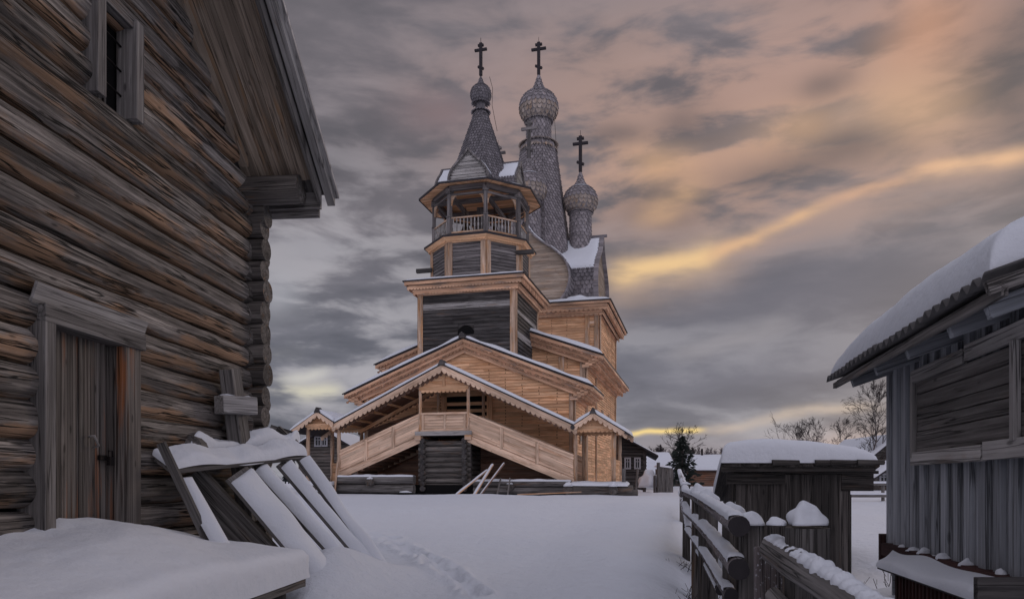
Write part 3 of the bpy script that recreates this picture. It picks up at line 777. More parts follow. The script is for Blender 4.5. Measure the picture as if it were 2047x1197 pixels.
    for k in range(8):
        k2 = (k+1) % 8; m_ = 7; a1, b1, c1, d1 = A[k]-Z_*.04, A[k2]-Z_*.04, C[k2], C[k]
        for i in range(m_):
            t0, t1 = i/m_, (i+.96)/m_; L = .3
            q = [a1.lerp(b1, t0), a1.lerp(b1, t1), d1.lerp(c1, t1), d1.lerp(c1, t0)]
            mb.add(q, [(3, 2, 1, 0)], [V((0, 0, 0)), V((0, L, 0)), V((1, L, 0)), V((1, 0, 0))])
        nr = ((A[k]+A[k2])/2-TC); nr.z = 0
    c0 = oct_pts(2.5, E+14.92)
    for i in range(26):          # ceiling boards
        y = -2.3+i*.18; w_ = min(2.3, 2.3-(abs(y)-.95 if abs(y) > .95 else 0)); mb.box(TC+V((0, y, E+15.13)), 2*w_, .165, .03)
    mb.build('soffit', 'new', CH)
    mb = MB()
    for k in range(8):
        k2 = (k+1) % 8; L = (A[k2]-A[k]).length
        mb.add([A[k], A[k2], T8[k2], T8[k]], [(0, 1, 2, 3)], [V((0, 0, 0)), V((L, 0, 0)), V((L, 2, 0)), V((0, 2, 0))])
        mb.beam(A[k]-Z_*.01, A[k2]-Z_*.01, .05, .1)
    rf = mb.build('gallery_roof', 'roofedge', CH)
    mb = MB()
    for k in range(8):
        k2 = (k+1) % 8
        snow_quad(mb, A[k].lerp(TC+Z_*A[k].z, .02)+Z_*.04, A[k2].lerp(TC+Z_*A[k].z, .02)+Z_*.04, T8[k2]+Z_*.02, T8[k]+Z_*.02, .05, .08, 14, 8, lump=.25)
    mb.build('roof_snow', 'snow', rf)
    # four barrel gables round the tent
    prof = catmull([(1.0, 0), (1.06, .3), (.94, .70), (.6, 1.12), (.25, 1.45), (0, 1.78)], 4)
    for k in range(4):
        a = math.pi/2*k-math.pi/2; d = V((math.cos(a), math.sin(a), 0)); t = V((-math.sin(a), math.cos(a), 0)); F = TC+d*2.15+Z_*(E+15.18); Bk = TC+d*.6+Z_*(E+15.18)
        mb = MB(); out = [(x, z) for x, z in prof]; poly = out+[(-x, z) for x, z in reversed(prof[:-1])]
        n = 11
        for i in range(n):       # horizontal boards of the face
            z0q, z1q = 1.78*i/n, 1.78*(i+.95)/n
            def wd(z):
                for (xa, za), (xb, zb_) in zip(prof[:-1], prof[1:]):
                    if za <= z <= zb_+1e-6: return xa+(xb-xa)*(z-za)/max(1e-6, zb_-za)
                return .02
            w0, w1 = wd(z0q)-.04, wd(z1q)-.04; 
            if w1 < 0: w1 = .005
            if w0 < 0: continue
            o_ = .03+.008*(i % 2); vs = [F+t*-w0+Z_*z0q+d*o_, F+t*w0+Z_*z0q+d*o_, F+t*w1+Z_*z1q+d*(o_-.02), F-t*w1+Z_*z1q+d*(o_-.02)]
            mb.add(vs, [(0, 1, 2, 3)], [V((-w0, 0, 0)), V((w0, 0, 0)), V((w1, .15, 0)), V((-w1, .15, 0))])
        mb.prism(poly, F-d*.04, t, Z_, -.05 if t.cross(Z_).dot(d) > 0 else .05)
        g_ = mb.build('barrel_gable', 'pale', CH)
        mb = MB()                # carved rim
        rim = [(x*1.0, z) for x, z in prof]
        for sg in (1, -1):
            for (a0, b0) in zip(rim[:-1], rim[1:]): mb.beam(F+t*(sg*a0[0])+Z_*a0[1]+d*.07, F+t*(sg*b0[0])+Z_*b0[1]+d*.07, .1, .1)
            S = arclen(prof)
            for q in range(14):
                x, z = prof_at(prof, S, S[-1]*(q+.5)/14); mb.box(F+t*(sg*(x-.1))+Z_*(z-.02)+d*.08, .05, .05, .05)
        mb.build('gable_rim', 'octo', g_)
        mb = MB(); S = arclen(prof)
        for sg in (1, -1):
            vs = []; 
            for (x, z) in prof: vs += [F+t*(sg*x)+Z_*z, Bk+t*(sg*x)+Z_*z]
            mb.add(vs, [(2*i, 2*i+1, 2*i+3, 2*i+2) for i in range(len(prof)-1)], vs)
            s_ = 0; r_ = 0
            while s_ < S[-1]-.05:
                x, z = prof_at(prof, S, s_); x2, z2 = prof_at(prof, S, s_+.26); up = t*(sg*(x2-x))+Z_*(z2-z); tl = up.length
                nr = (t*(sg*(z2-z))-Z_*(x2-x))/tl
                mb.shingle_row(F+t*(sg*x)+Z_*z, Bk+t*(sg*x)+Z_*z, up, nr, .15, 0, .5*(r_ % 2), lift=.025); s_ += .16; r_ += 1
        mb.beam(F+Z_*1.8+d*.1, Bk+Z_*1.8, .09, .1)
        br = mb.build('barrel_roof', 'shingle_dark', CH)
        mb = MB()
        for sg in (1, -1):
            def f(s_, t_, sg=sg, F=F, Bk=Bk, t=t):
                x, z = prof_at(prof, S, S[-1]*(.3+.68*t_)); return (F*(1-s_)+Bk*s_)+t*(sg*x)+Z_*z
            snow_surf(mb, f, 8, 10, .09, .25, 1.3, 1.5, up=(Z_+t*sg*.4).normalized())
        mb.build('roof_snow', 'snow', br)
    # shingled tent
    zb_, zt2 = E+15.4, E+19.85; B8 = oct_pts(1.86, zb_); T8 = oct_pts(.33, zt2)
    mb = MB(); rows = 27
    for k in range(8):
        k2 = (k+1) % 8; vs = [B8[k], B8[k2], T8[k2], T8[k]]; mb.add(vs, [(0, 1, 2, 3)], vs)
        nr = (B8[k2]-B8[k]).cross(T8[k]-B8[k]).normalized(); up = ((T8[k]+T8[k2])/2-(B8[k]+B8[k2])/2)/rows*1.7
        for r_ in range(rows): mb.shingle_row(B8[k].lerp(T8[k], r_/rows), B8[k2].lerp(T8[k2], r_/rows), up, nr, .155, 0, .5*(r_ % 2), lift=.03)
    mb.build('tent_roof', 'shingle_dark', CH)
    mb = MB(); c = TC+Z_*zt2
    teeth_ring(mb, c, .26, .56, .2, .0, 18, 0, .05); teeth_ring(mb, c-Z_*.06, .3, .47, .05, -.12, 18)
    mb.lathe([(.24, 0), (.24, .6)], 12, c); teeth_ring(mb, c+Z_*.5, .24, .54, .2, -.02, 18, 0, .05)
    mb.build('neck', 'shingle_dark', CH)
    onion_dome(c+Z_*.58, .55, 1.42, 1.75, .68, .13, .16, 'shingle_dark', CH, lift=.022, warm=False)
tower()

# ---- refectory, nave and their roofs ---------------------------------------
def carved_rake(p0, p1, v0, parent, outn, name='rake_cornice'):
    """wide carved board running down a gable edge from p0 (ridge) to p1 (eave), layered"""
    mb = MB(); d = (p1-p0).normalized(); 
    dn = V((0, 0, -1))
    for i, (hh, off, dz) in enumerate(((.20, 0, 0), (.24, -.10, .19), (.26, -.22, .42))):
        a = p0+dn*dz-outn*(-off) ; b = p1+dn*dz-outn*(-off)
        a = p0+dn*dz+outn*off; b = p1+dn*dz+outn*off-d*(.28*i)
        vs = [a, b, b+dn*hh, a+dn*hh]; vs2 = [q-outn*.05 for q in vs]; L = (b-a).length
        gs = [V((0, 0, 0)), V((L, 0, 0)), V((L, hh, 0)), V((0, hh, 0))]
        fl = d.cross(dn).dot(outn) > 0
        fs = [(0, 1, 2, 3), (7, 6, 5, 4), (0, 4, 5, 1), (3, 2, 6, 7), (1, 5, 6, 2), (0, 3, 7, 4)]
        mb.add(vs+vs2, fs if fl else [f[::-1] for f in fs], gs+gs)
    for (dz, off, hh) in ((.17, .012, .12), (.40, -.09, .13)):
        a = p0+dn*dz+outn*off; b = p1+dn*dz+outn*off-d*.1; n = round((b-a).length/.2); q = (b-a)/n
        for k in range(n):
            s_ = a+q*k; pts = [s_, s_+q, s_+q*.95+dn*hh*.5, s_+q*.5+dn*hh, s_+q*.05+dn*hh*.5]; o2 = [p+outn*.035 for p in pts]
            gs = [V((x*.2, .1*x, 0)) for x in range(5)]
            mb.add(pts+o2, [(5, 6, 7, 8, 9), (9, 8, 7, 6, 5), (0, 1, 6, 5), (1, 2, 7, 6), (2, 3, 8, 7), (3, 4, 9, 8), (4, 0, 5, 9)], gs+gs)
    return mb
def gable_roof(apex, eave, half, y0, y1, name_lbl, snow_t=.12, ycut=None, wall_half=5.5):
    """gable roof over [-half, half] x [y0, y1]; heights are the roof's top"""
    th = .12
    for sg in (-1, 1):
        A, B = V((0, y0, apex)), V((sg*half, y0, eave)); C, D = V((sg*half, y1, eave)), V((0, y1, apex))
        mb = MB(); vs = [A, B, C, D]; vs2 = [q-Z_*th for q in vs]; gs = [V((0, 0, 0)), V((half, 0, 0)), V((half, y1-y0, 0)), V((0, y1-y0, 0))]
        fs = [(0, 1, 2, 3), (7, 6, 5, 4), (0, 4, 5, 1), (1, 5, 6, 2), (2, 6, 7, 3), (3, 7, 4, 0)]
        if sg < 0: fs = [f[::-1] for f in fs]
        mb.add(vs+vs2, fs, gs+gs, False, 0)
        # board edge and drip
        mb.beam(A-Y_*.03-Z_*.04, B-Y_*.03-Z_*.04+V((sg*.08, 0, -.03)), .05, .06)
        r_ = mb.build('roof', 'roofedge', CH)
        mb = carved_rake(A-Z_*.1, B-Z_*.1, 0, r_, -Y_); 
        # eave soffit box: flared cornice along the side
        e0 = B-Z_*.1; n = 5; L = y1-y0
        for i in range(n):
            xx = sg*(half-.1-i*.21); zz = eave-.16-.105*i; mb.box((xx-sg*.0, (y0+y1)/2+.06*i, zz-.04), .24, L-.1-.12*i, .13)
        for i in range(int(L/.16)):
            mb.box((sg*(half-.50), y0+.35+i*.16, eave-.50), .13, .05, .2)
        # front end of the cornice box, stepped
        for i in range(5): mb.box((sg*(half-.25-i*.17), y0+.10, eave-.20-.1*i), .36, .14, .16)
        mb.build('rake_cornice', 'cornice', r_)
        mb = MB(); k = .985
        a_ = V((sg*.15, y0-.04, apex-.15*(apex-eave)/half)); b_ = V((sg*half*k, y0-.04, eave+(1-k)*(apex-eave)))
        c_ = V((sg*half*k, y1-.05, eave+(1-k)*(apex-eave))); d_ = V((sg*.15, y1-.05, a_.z))
        snow_quad(mb, a_, b_, c_, d_, snow_t, snow_t*1.5, 36, 14, lump=.3, lsc=.8)
        mb.build('roof_snow', 'snow', r_)
def body():
    wh = 5.5
    # refectory front gable wall
    mb = MB(); sl = (7.22-4.6)/6.5
    apex = E+7.22-.35; z_ed = apex-sl*wh
    nails = [-5.2, -3.9, -2.6, -1.3, 1.25, 2.1, 2.95, 3.8, 4.7]
    siding(mb, [(-wh, .35), (wh, .35), (wh, z_ed), (0, apex), (-wh, z_ed)], (0, -.12, 0), X_, -Y_, .155, .03, nails=nails)
    siding(mb, [(-.12, .35), (3.75, .35), (3.75, z_ed), (-.12, z_ed)], (wh, 0, 0), Y_, X_, .155, .03)
    siding(mb, [(-.12, .35), (3.75, .35), (3.75, z_ed), (-.12, z_ed)], (-wh, 0, 0), Y_, -X_, .155, .03)
    o = mb.build('refectory_wall', ['new', 'nail'], CH)
    mb = MB(); mb.box((wh-.1, -.185, (.35+z_ed)/2), .2, .04, z_ed-.35); mb.box((wh+.065, .0, (.35+z_ed)/2), .04, .25, z_ed-.35); mb.build('corner_board', 'newpost', CH)
    mb = MB(); mb.box((-wh+.1, -.185, (.35+z_ed)/2), .2, .04, z_ed-.35); mb.build('corner_board', 'newpost', CH)
    mb = MB(); mb.box((wh+.065, 3.6, (.35+z_ed)/2), .04, .25, z_ed-.35); mb.build('corner_board', 'newpost', CH)
    # weathered lower strip to the left, seen under the canopy
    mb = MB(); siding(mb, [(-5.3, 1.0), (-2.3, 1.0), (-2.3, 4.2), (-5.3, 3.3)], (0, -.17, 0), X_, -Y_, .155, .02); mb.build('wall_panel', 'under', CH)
    gable_roof(E+7.22, E+4.6, 6.5, -.55, 3.6, '', .17)
    # ridge finial pieces
    mb = MB(); mb.prism([(-.16, 0), (.16, 0), (.13, .2), (0, .3), (-.13, .2)], (0, -.75, E+7.12), X_, Z_, -.5); mb.build('ridge_end', 'dark', CH)
    # wide nave volume behind
    mb = MB(); sl2 = (9.06-6.72)/6.5; ap2 = E+9.06-.35; z2 = ap2-sl2*wh
    siding(mb, [(-wh, .35), (wh, .35), (wh, z2), (0, ap2), (-wh, z2)], (0, 3.75, 0), X_, -Y_, .155, .03, nails=[3.4, 4.5])
    siding(mb, [(0, .35), (13.8, .35), (13.8, z2), (0, z2)], (wh, 3.75, 0), Y_, X_, .155, .03, nails=[2, 4.2, 6.4, 8.6, 10.8])
    siding(mb, [(0, .35), (13.8, .35), (13.8, z2), (0, z2)], (-wh, 3.75, 0), Y_, -X_, .155, .03)
    mb.build('nave_wall', ['new', 'nail'], CH)
    for (x, y, a_, b_) in ((wh+.075, 3.8, .05, .3), (wh+.075, 7.4, .05, .3), (wh+.075, 17.4, .05, .3), (wh-.15, 3.68, .3, .05), (wh-1.3, 3.68, .3, .05)):
        mb = MB(); mb.box((x, y, (.35+z2)/2), a_, b_, z2-.35); mb.build('corner_board', 'newpost', CH)
    gable_roof(E+9.06, E+6.72, 6.5, 3.2, 17.6, '', .22)
    # side windows of the nave
    for (x, y, z, w_, h_) in ((wh, 1.75, 2.55, .5, 1.0), (wh, 10.3, 3.9, .55, .8), (wh, 13.6, 3.9, .55, .8)):
        mb = MB(); mb.box((x+.06, y, z+E), .05, w_+.28, h_+.28); f_ = mb.build('window', 'newpost', CH)
        mb = MB(); mb.box((x+.09, y, z+E), .02, w_, h_); mb.build('pane', 'glass', f_)
    mb = MB(); mb.box((3.2, 3.70, E+6.25), .5, .04, .12); mb.build('vent_slot', 'void', CH)
    # door behind the landing: slatted shutter
    mb = MB(); mb.box((.1, -.17, E+3.45), 2.2, .03, 1.9); mb.build('door_opening', 'void', CH)
    mb = MB()
    for z in (2.85, 3.2, 3.55, 3.9): mb.box((.1, -.205, E+z), 2.1, .04, .17)
    for x in (-1.1, 1.3): mb.box((x, -.21, E+3.45), .28, .08, 2.0)
    mb.box((.1, -.21, E+4.4), 2.7, .08, .25)
    mb.build('door', 'new', CH)
    # main cube
    mb = MB(); hb = 5.0; cx, y0 = .12, 11.9; zt = E+10.75; dp = 9.2
    siding(mb, [(-hb, 6.5), (hb, 6.5), (hb, zt), (-hb, zt)], (cx, y0, 0), X_, -Y_, .17, .03, nails=[.9, 1.9, 2.9])
    siding(mb, [(0, .4), (dp, .4), (dp, zt), (0, zt)], (cx+hb, y0, 0), Y_, X_, .17, .03, nails=[2.2, 4.4, 6.6])
    siding(mb, [(0, .4), (dp, .4), (dp, zt), (0, zt)], (cx-hb, y0, 0), Y_, -X_, .17, .03)
    mb.build('cube_wall', ['new', 'nail'], CH)
    for (x, y, a_, b_) in ((cx+hb-.16, y0-.08, .28, .06), (cx+hb-.75, y0-.08, .28, .06), (cx+hb+.08, y0+.14, .06, .3), (cx+hb+.08, y0+dp-.14, .06, .3)):
        mb = MB(); mb.box((x, y, (6.2+zt)/2), a_, b_, zt-6.2); mb.build('corner_board', 'newpost', CH)
    mb = MB(); mb.box((cx+hb-.45, y0-.12, zt-.55), .3, .06, .3); mb.build('carved_block', 'newpost', CH)
    mb = MB(); zc0, zc1 = zt-.05, E+11.5; steps = 5; cyc = y0+dp/2
    for i in range(steps):
        ov = .08+.68*(i/(steps-1)); z0_ = zc0+(zc1-zc0)*i/steps; hh = (zc1-zc0)/steps
        a, b = hb+ov, dp/2+ov
        mb.box((cx, cyc-b, z0_+hh/2), 2*a, .1, hh*.97); mb.box((cx+a, cyc, z0_+hh/2), .1, 2*b-.12, hh*.97); mb.box((cx-a, cyc, z0_+hh/2), .1, 2*b-.12, hh*.97); mb.box((cx, cyc+b, z0_+hh/2), 2*a, .1, hh*.97)
    for (z, ov, hh) in ((zc0+.2, .2, .2), (zc0+.5, .5, .24)):
        a, b = hb+ov+.1, dp/2+ov+.1
        scallop(mb, (cx-a, cyc-b, z), (cx+a, cyc-b, z), hh, .3, .12, .03); scallop(mb, (cx+a, cyc-b, z), (cx+a, cyc+b, z), hh, .3, .12, .03)
    for i in range(44): mb.box((cx+hb+.52, cyc-dp/2-.3+i*.225, zc0+.42), .2, .07, .36)
    mb.build('cornice', 'cornice', CH)
    mb = MB(); a, b = hb+.88, dp/2+.88; mb.box((cx, cyc, E+11.53), 2*a, 2*b, .07)
    vs = [V((cx+sx*a, cyc+sy*b, E+11.57)) for sx, sy in ((-1, -1), (1, -1), (1, 1), (-1, 1))]+[V((cx+sx*3, cyc+sy*3, E+12.3)) for sx, sy in ((-1, -1), (1, -1), (1, 1), (-1, 1))]
    mb.add(vs, [(0, 1, 5, 4), (1, 2, 6, 5), (2, 3, 7, 6), (3, 0, 4, 7), (4, 5, 6, 7)], vs)
    rf = mb.build('skirt_roof', 'roofedge', CH)
    mb = MB(); k = .985
    for (p, q, p2, q2) in (((-a, -b), (a, -b), (3.2, -3.2), (-3.2, -3.2)), ((a, -b), (a, b), (3.2, 3.2), (3.2, -3.2))):
        snow_quad(mb, (cx+p[0]*k, cyc+p[1]*k, E+11.57), (cx+q[0]*k, cyc+q[1]*k, E+11.57), (cx+p2[0], cyc+p2[1], E+12.2), (cx+q2[0], cyc+q2[1], E+12.2), .14, .15, 24, 8, lump=.3)
    snow_cap(mb, (cx+3.6, cyc-4.6, E+11.6), .9, .6, .55)
    mb.build('roof_snow', 'snow', rf)
    # crossed barrel roofs
    MC = V((cx, cyc, E+11.75)); prof = catmull([(2.35, 0), (2.85, .7), (3.08, 1.7), (2.75, 2.75), (1.95, 3.55), (1.1, 4.15), (.45, 4.8), (0, 5.6)], 5); S = arclen(prof)
    def wd(z):
        for (xa, za), (xb, zb_) in zip(prof[:-1], prof[1:]):
            if za <= z <= zb_+1e-6: return xa+(xb-xa)*(z-za)/max(1e-6, zb_-za)
        return .01
    for k in range(4):
        a = math.pi/2*k-math.pi/2; d = V((math.cos(a), math.sin(a), 0)); t = V((-math.sin(a), math.cos(a), 0)); F = MC+d*4.45
        mb = MB(); n = 32
        poly = prof+[(-x, z) for x, z in reversed(prof[:-1])]
        for i in range(n):
            z0q, z1q = 5.6*i/n, 5.6*(i+1)/n; w0, w1 = max(.01, wd(z0q)-.05), max(.005, wd(z1q)-.05)
            vs = [F-t*w0+Z_*z0q+d*.04, F+t*w0+Z_*z0q+d*.04, F+t*w1+Z_*z1q+d*.012, F-t*w1+Z_*z1q+d*.012]
            mb.add(vs, [(0, 1, 2, 3)], [V((-w0, 0, 0)), V((w0, 0, 0)), V((w1, .17, 0)), V((-w1, .17, 0))])
        mb.add([F+t*x+Z_*z for x, z in poly], [tuple(range(len(poly)))], [V((x, z, 0)) for x, z in poly])
        g_ = mb.build('barrel_gable', 'gablewood', CH)
        mb = MB()
        for sg in (1, -1):
            for (a0, b0) in zip(prof[:-1], prof[1:]):
                A_, B_ = F+t*(sg*a0[0])+Z_*a0[1]+d*.12, F+t*(sg*b0[0])+Z_*b0[1]+d*.12
                mb.beam(A_, B_, .34, .1, up=(t*sg*(b0[1]-a0[1])-Z_*(b0[0]-a0[0])))
        mb.build('gable_rim', 'shingle', g_)
        mb = MB(); Bk = MC+d*.5
        for sg in (1, -1):
            vs = []
            for (x, z) in prof: vs += [F+t*(sg*x)+Z_*z, Bk+t*(sg*x)+Z_*z]
            mb.add(vs, [(2*i, 2*i+1, 2*i+3, 2*i+2) for i in range(len(prof)-1)], vs)
            s_ = 0; r_ = 0
            while s_ < S[-1]-.3:
                x, z = prof_at(prof, S, s_); x2, z2_ = prof_at(prof, S, s_+.44); up = t*(sg*(x2-x))+Z_*(z2_-z); nr = (t*(sg*(z2_-z))-Z_*(x2-x))/up.length
                mb.shingle_row(F+t*(sg*x)+Z_*z, Bk+t*(sg*x)+Z_*z, up, nr, .3, 1 if s_ < 1.7 else 0, .5*(r_ % 2), lift=.045); s_ += .27; r_ += 1
        mb.beam(F+Z_*5.62+d*.5, Bk+Z_*5.62, .16, .16, mi=0)
        br = mb.build('barrel_roof', ['shingle_dark', 'shingle'], CH)
        mb = MB()
        for sg in (1, -1):
            def f(s_, t_, sg=sg, F=F, t=t, d=d):
                x, z = prof_at(prof, S, S[-1]*(.40+.58*t_)); return (F*(1-s_)+(MC+d*1.6)*s_)+t*(sg*x)+Z_*z
            snow_surf(mb, f, 14, 14, .16, .35, 2.9, 3.5, up=(Z_+t*sg*.5).normalized(), lump=.2)
        mb.build('roof_snow', 'snow', br)
        # drum and side dome
        DC = MC+d*3.05; mb = MB()
        shingled_lathe(mb, [(.86, 3.4), (.78, 4.3), (.74, 7.6)], DC, .24, .27, 0, 0, 20, .035)
        mb.lathe([(.8, 7.25), (.86, 7.3), (.8, 7.36)], 20, DC)
        mb.build('drum', 'shingle', CH)
        onion_dome(DC+Z_*7.45, 1.20, 2.9, 2.55, 1.1, .26, .3, 'shingle', CH, lift=.04, snowy=True, cmat='octo' if k in (0, 3) else 'crossw')
    # central tent
    zb_, zt2 = E+15.6, E+24.1
    def oc(Rr, z, rot=.5): return [V((cx, cyc, z))+V((math.cos(2*math.pi*(k+rot)/8)*Rr, math.sin(2*math.pi*(k+rot)/8)*Rr, 0)) for k in range(8)]
    B8, T8 = oc(2.5, zb_), oc(1.27, zt2); rows = 40; mb = MB()
    for k in range(8):
        k2 = (k+1) % 8; vs = [B8[k], B8[k2], T8[k2], T8[k]]; mb.add(vs, [(0, 1, 2, 3)], vs)
        nr = (B8[k2]-B8[k]).cross(T8[k]-B8[k]).normalized(); up = ((T8[k]+T8[k2])/2-(B8[k]+B8[k2])/2)/rows*1.8
        for r_ in range(rows): mb.shingle_row(B8[k].lerp(T8[k], r_/rows), B8[k2].lerp(T8[k2], r_/rows), up, nr, .26, 0, .5*(r_ % 2), lift=.045)
    mb.build('tent_roof', 'shingle', CH)
    mb = MB(); c = V((cx, cyc, zt2))
    teeth_ring(mb, c+Z_*.25, 1.0, 1.5, .2, -.05, 46, 0, .04); teeth_ring(mb, c, 1.15, 1.42, .12, -.3, 40, 0, .04)
    mb.build('collar', 'shingle_warm', CH)
    mb = MB(); shingled_lathe(mb, [(.9, .2), (.84, 2.25)], c, .24, .26, 0, 0, 20, .035, pointed=True); mb.build('neck', 'shingle', CH)
    onion_dome(c+Z_*2.0, 1.38, 3.35, 2.35, 1.08, .28, .32, 'shingle', CH, lift=.045, snowy=True)
    # lightning wires
    mb = MB(); mb.tube([TC+V((.55, -.2, E+21.6)), TC+V((.75, -.3, E+20.9)), TC+V((.72, -.3, E+20)), TC+V((1.0, -.3, E+18.6))], .012, 4)
    mb.tube([c+V((1.35, -.3, 2.6)), c+V((1.25, -.4, 1.8)), c+V((1.35, -.4, .2))], .014, 4)
    mb.build('lightning_wire', 'iron', CH)
body()

# ---- porch with two flights of stairs ---------------------------------------
def porch():
    yf = -3.25; yb = -.9
    fl = E+2.24
    # log crib under the landing
    mb = MB(); n = 10; r_ = .125
    for i in range(n):
        z = .02+r_+i*2*r_*.98
        mb.log((-1.28, yf+.12, z), (1.28, yf+.12, z), r_*1.03, None, 12, 8, .05, cap_mi=1)
        for x in (-1.02, 1.02): mb.log((x, yf-.18, z+r_), (x, -.4, z+r_), r_*1.0, None, 12, 4, .05, cap_mi=1)
    mb.box((0, yf+1.4, 1.3), 2.0, 2.4, 2.3, mi=1)
    mb.build('landing_crib', ['darklog', 'dark'], CH)
    mb = MB(); mb.box((0, (yf+yb)/2+.6, fl-.05), 2.7, 3.6, .1); mb.box((0, yf-.13, fl-.02), 2.75, .1, .2); mb.build('landing_floor', 'pale', CH)
    mb = MB()
    for s_ in (-1, 1):
        x0 = s_*1.22; mb.box((x0, yf-.1, fl-.22), .3, .3, .22)
    mb.build('corbel', 'newpost', CH)
    # front balustrade of the landing: boarded panels
    mb = MB(); siding(mb, [(-1.1, fl+.08), (1.1, fl+.08), (1.1, fl+.85), (-1.1, fl+.85)], (0, yf-.02, 0), X_, -Y_, .13, .02)
    mb.box((0, yf-.04, fl+.9), 2.25, .12, .09); mb.box((0, yf-.05, fl+.1), 2.25, .1, .1)
    for x in (-1.02, 0.05, 1.02): mb.box((x, yf-.06, fl+.48), .1, .05, .76)
    mb.build('balustrade', 'newpale', CH)
    # two flights
    for sg, u1, nb in ((1, 6.05, 3), (-1, -5.3, 3)):
        u0 = sg*1.12; L = abs(u1-u0); sl = .408
        for yy, front in ((yf, True), (yf+2.3, False)):
            mb = MB(); nrm = -Y_ if front else Y_
            top0, bot0 = E+3.12, E+1.92; n = 9
            for i in range(n):        # boards run with the slope
                a0 = bot0+(top0-bot0)*i/n; a1 = bot0+(top0-bot0)*(i+1)/n
                th0, th1 = .03, .012
                P = [(u0, a0), (u1, a0-sl*L), (u1, a1-sl*L), (u0, a1)]
                vs = [V((P[0][0], yy, P[0][1])), V((P[1][0], yy, P[1][1])), V((P[2][0], yy, P[2][1])), V((P[3][0], yy, P[3][1]))]
                vs = [v_+nrm*(th0 if j < 2 else th1) for j, v_ in enumerate(vs)]
                mb.add(vs, [(0, 1, 2, 3)], [V((0, 0, 0)), V((L, 0, 0)), V((L, .13, 0)), V((0, .13, 0))])
            d = V((sg, 0, -sl)).normalized()
            A = V((u0, yy, 0)); B = V((u1, yy, -sl*L))
            mb.beam(A+Z_*(top0+.02), B+Z_*(top0+.02), .13, .1); mb.beam(A+Z_*(top0-.1)+nrm*.04, B+Z_*(top0-.1)+nrm*.04, .05, .09)
            mb.beam(A+Z_*(bot0+.06)+nrm*.04, B+Z_*(bot0+.06)+nrm*.04, .08, .30)
            mb.beam(A+Z_*(bot0+.30)+nrm*.05, B+Z_*(bot0+.30)+nrm*.05, .06, .07)
            for i in range(1, nb):
                x = u0+(u1-u0)*i/nb; zz = -sl*L*i/nb; mb.box((x, yy-.06 if front else yy+.06, zz+(bot0+top0)/2+.1), .14, .06, top0-bot0-.2)
            mb.build('stair_parapet', 'newpale', CH)
        mb = MB(); n = 14
        for i in range(n):
            t = (i+.5)/n; mb.box((u0+(u1-u0)*t, yf+1.15, fl-.03-(fl-.62)*(i+1)/(n+.5)), L/n+.06, 2.2, .05)
            mb.box((u0+(u1-u0)*i/n, yf+1.15, fl-.03-(fl-.62)*(i+.5)/(n+.5)), .03, 2.2, (fl-.62)/n)
        mb.build('stair_flight', 'under', CH)
        # brown boarding under the flight, in shade
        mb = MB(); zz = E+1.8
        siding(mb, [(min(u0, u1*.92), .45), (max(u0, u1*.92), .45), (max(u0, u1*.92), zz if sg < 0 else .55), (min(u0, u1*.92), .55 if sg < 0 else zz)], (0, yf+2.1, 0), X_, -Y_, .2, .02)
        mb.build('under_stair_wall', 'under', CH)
    # gable canopy
    ap = E+5.38; sl = .475; yb2 = -.35; y0 = yf-.32
    for sg, hw in ((1, 6.25), (-1, 5.55)):
        ze = ap-sl*hw
        A, B, C, D = V((0, y0, ap)), V((sg*hw, y0, ze)), V((sg*hw, yb2, ze)), V((0, yb2, ap))
        mb = MB(); vs = [A, B, C, D]; vs2 = [q-Z_*.07 for q in vs]; gs = [V((0, 0, 0)), V((hw, 0, 0)), V((hw, 3, 0)), V((0, 3, 0))]
        fs = [(0, 1, 2, 3), (7, 6, 5, 4), (0, 4, 5, 1), (1, 5, 6, 2), (2, 6, 7, 3), (3, 7, 4, 0)]
        mb.add(vs+vs2, fs if sg > 0 else [f[::-1] for f in fs], gs+gs)
        rf = mb.build('porch_roof', 'under', CH)
        mb = MB(); mb.beam(A+V((0, -.02, -.02)), B+V((0, -.02, -.02)), .05, .06); mb.build('roof_edge', 'roofedge', rf)
        for (yy, hh) in ((y0-.03, .34), (y0+.25, .4), (yb2-.5, .36)):
            mb = MB(); d = (B-A).normalized(); up = V((0, 0, -1))
            a_, b_ = V((0, yy, ap-.05)), V((sg*hw, yy, ze-.05)); L = (b_-a_).length; n = round(L/.26); q = L/n
            pts = []
            for i in range(n):
                for a0, b0 in ((0, hh-.11), (.12, hh-.05), (.3, hh), (.5, hh+.01), (.7, hh), (.88, hh-.05)): pts.append(((i+a0)*q, b0))
            pts.append((L, hh-.11)); pts = [(0, 0)]+pts+[(L, 0)]
            A_ = [a_+d*x+up*z for x, z in pts]; B_ = [p+Y_*.035 for p in A_]; m = len(pts)
            g2 = [V((x, z, 0)) for x, z in pts]
            mb.add(A_+B_, [tuple(range(m)), tuple(range(2*m-1, m-1, -1))]+[(k, m+k, m+(k+1) % m, (k+1) % m) for k in range(m)], g2+g2)
            mb.build('valance', 'newpale' if yy < y0 else 'under', rf)
        mb = MB()
        for k in range(1, 7):      # rafters/purlins under the canopy
            x = sg*hw*k/7; mb.box((x, (y0+yb2)/2, ap-sl*abs(x)-.13), .1, yb2-y0-.2, .1)
        for yy in (yf+.05, yf+2.3): mb.beam((sg*.2, yy, ap-.32), (sg*(hw-.2), yy, ze-.2), .12, .16)
        mb.build('purlin', 'new', rf)
        mb = MB(); k = .99
        snow_quad(mb, (sg*.1, y0+.02, ap-.04), (sg*hw*k, y0+.02, ze+.02), (sg*hw*k, yb2-.05, ze+.02), (sg*.1, yb2-.05, ap-.04), .15 if sg > 0 else .20, .17, 50, 12, lump=.12, lsc=.9, out=.03)
        mb.build('roof_snow', 'snow', rf)
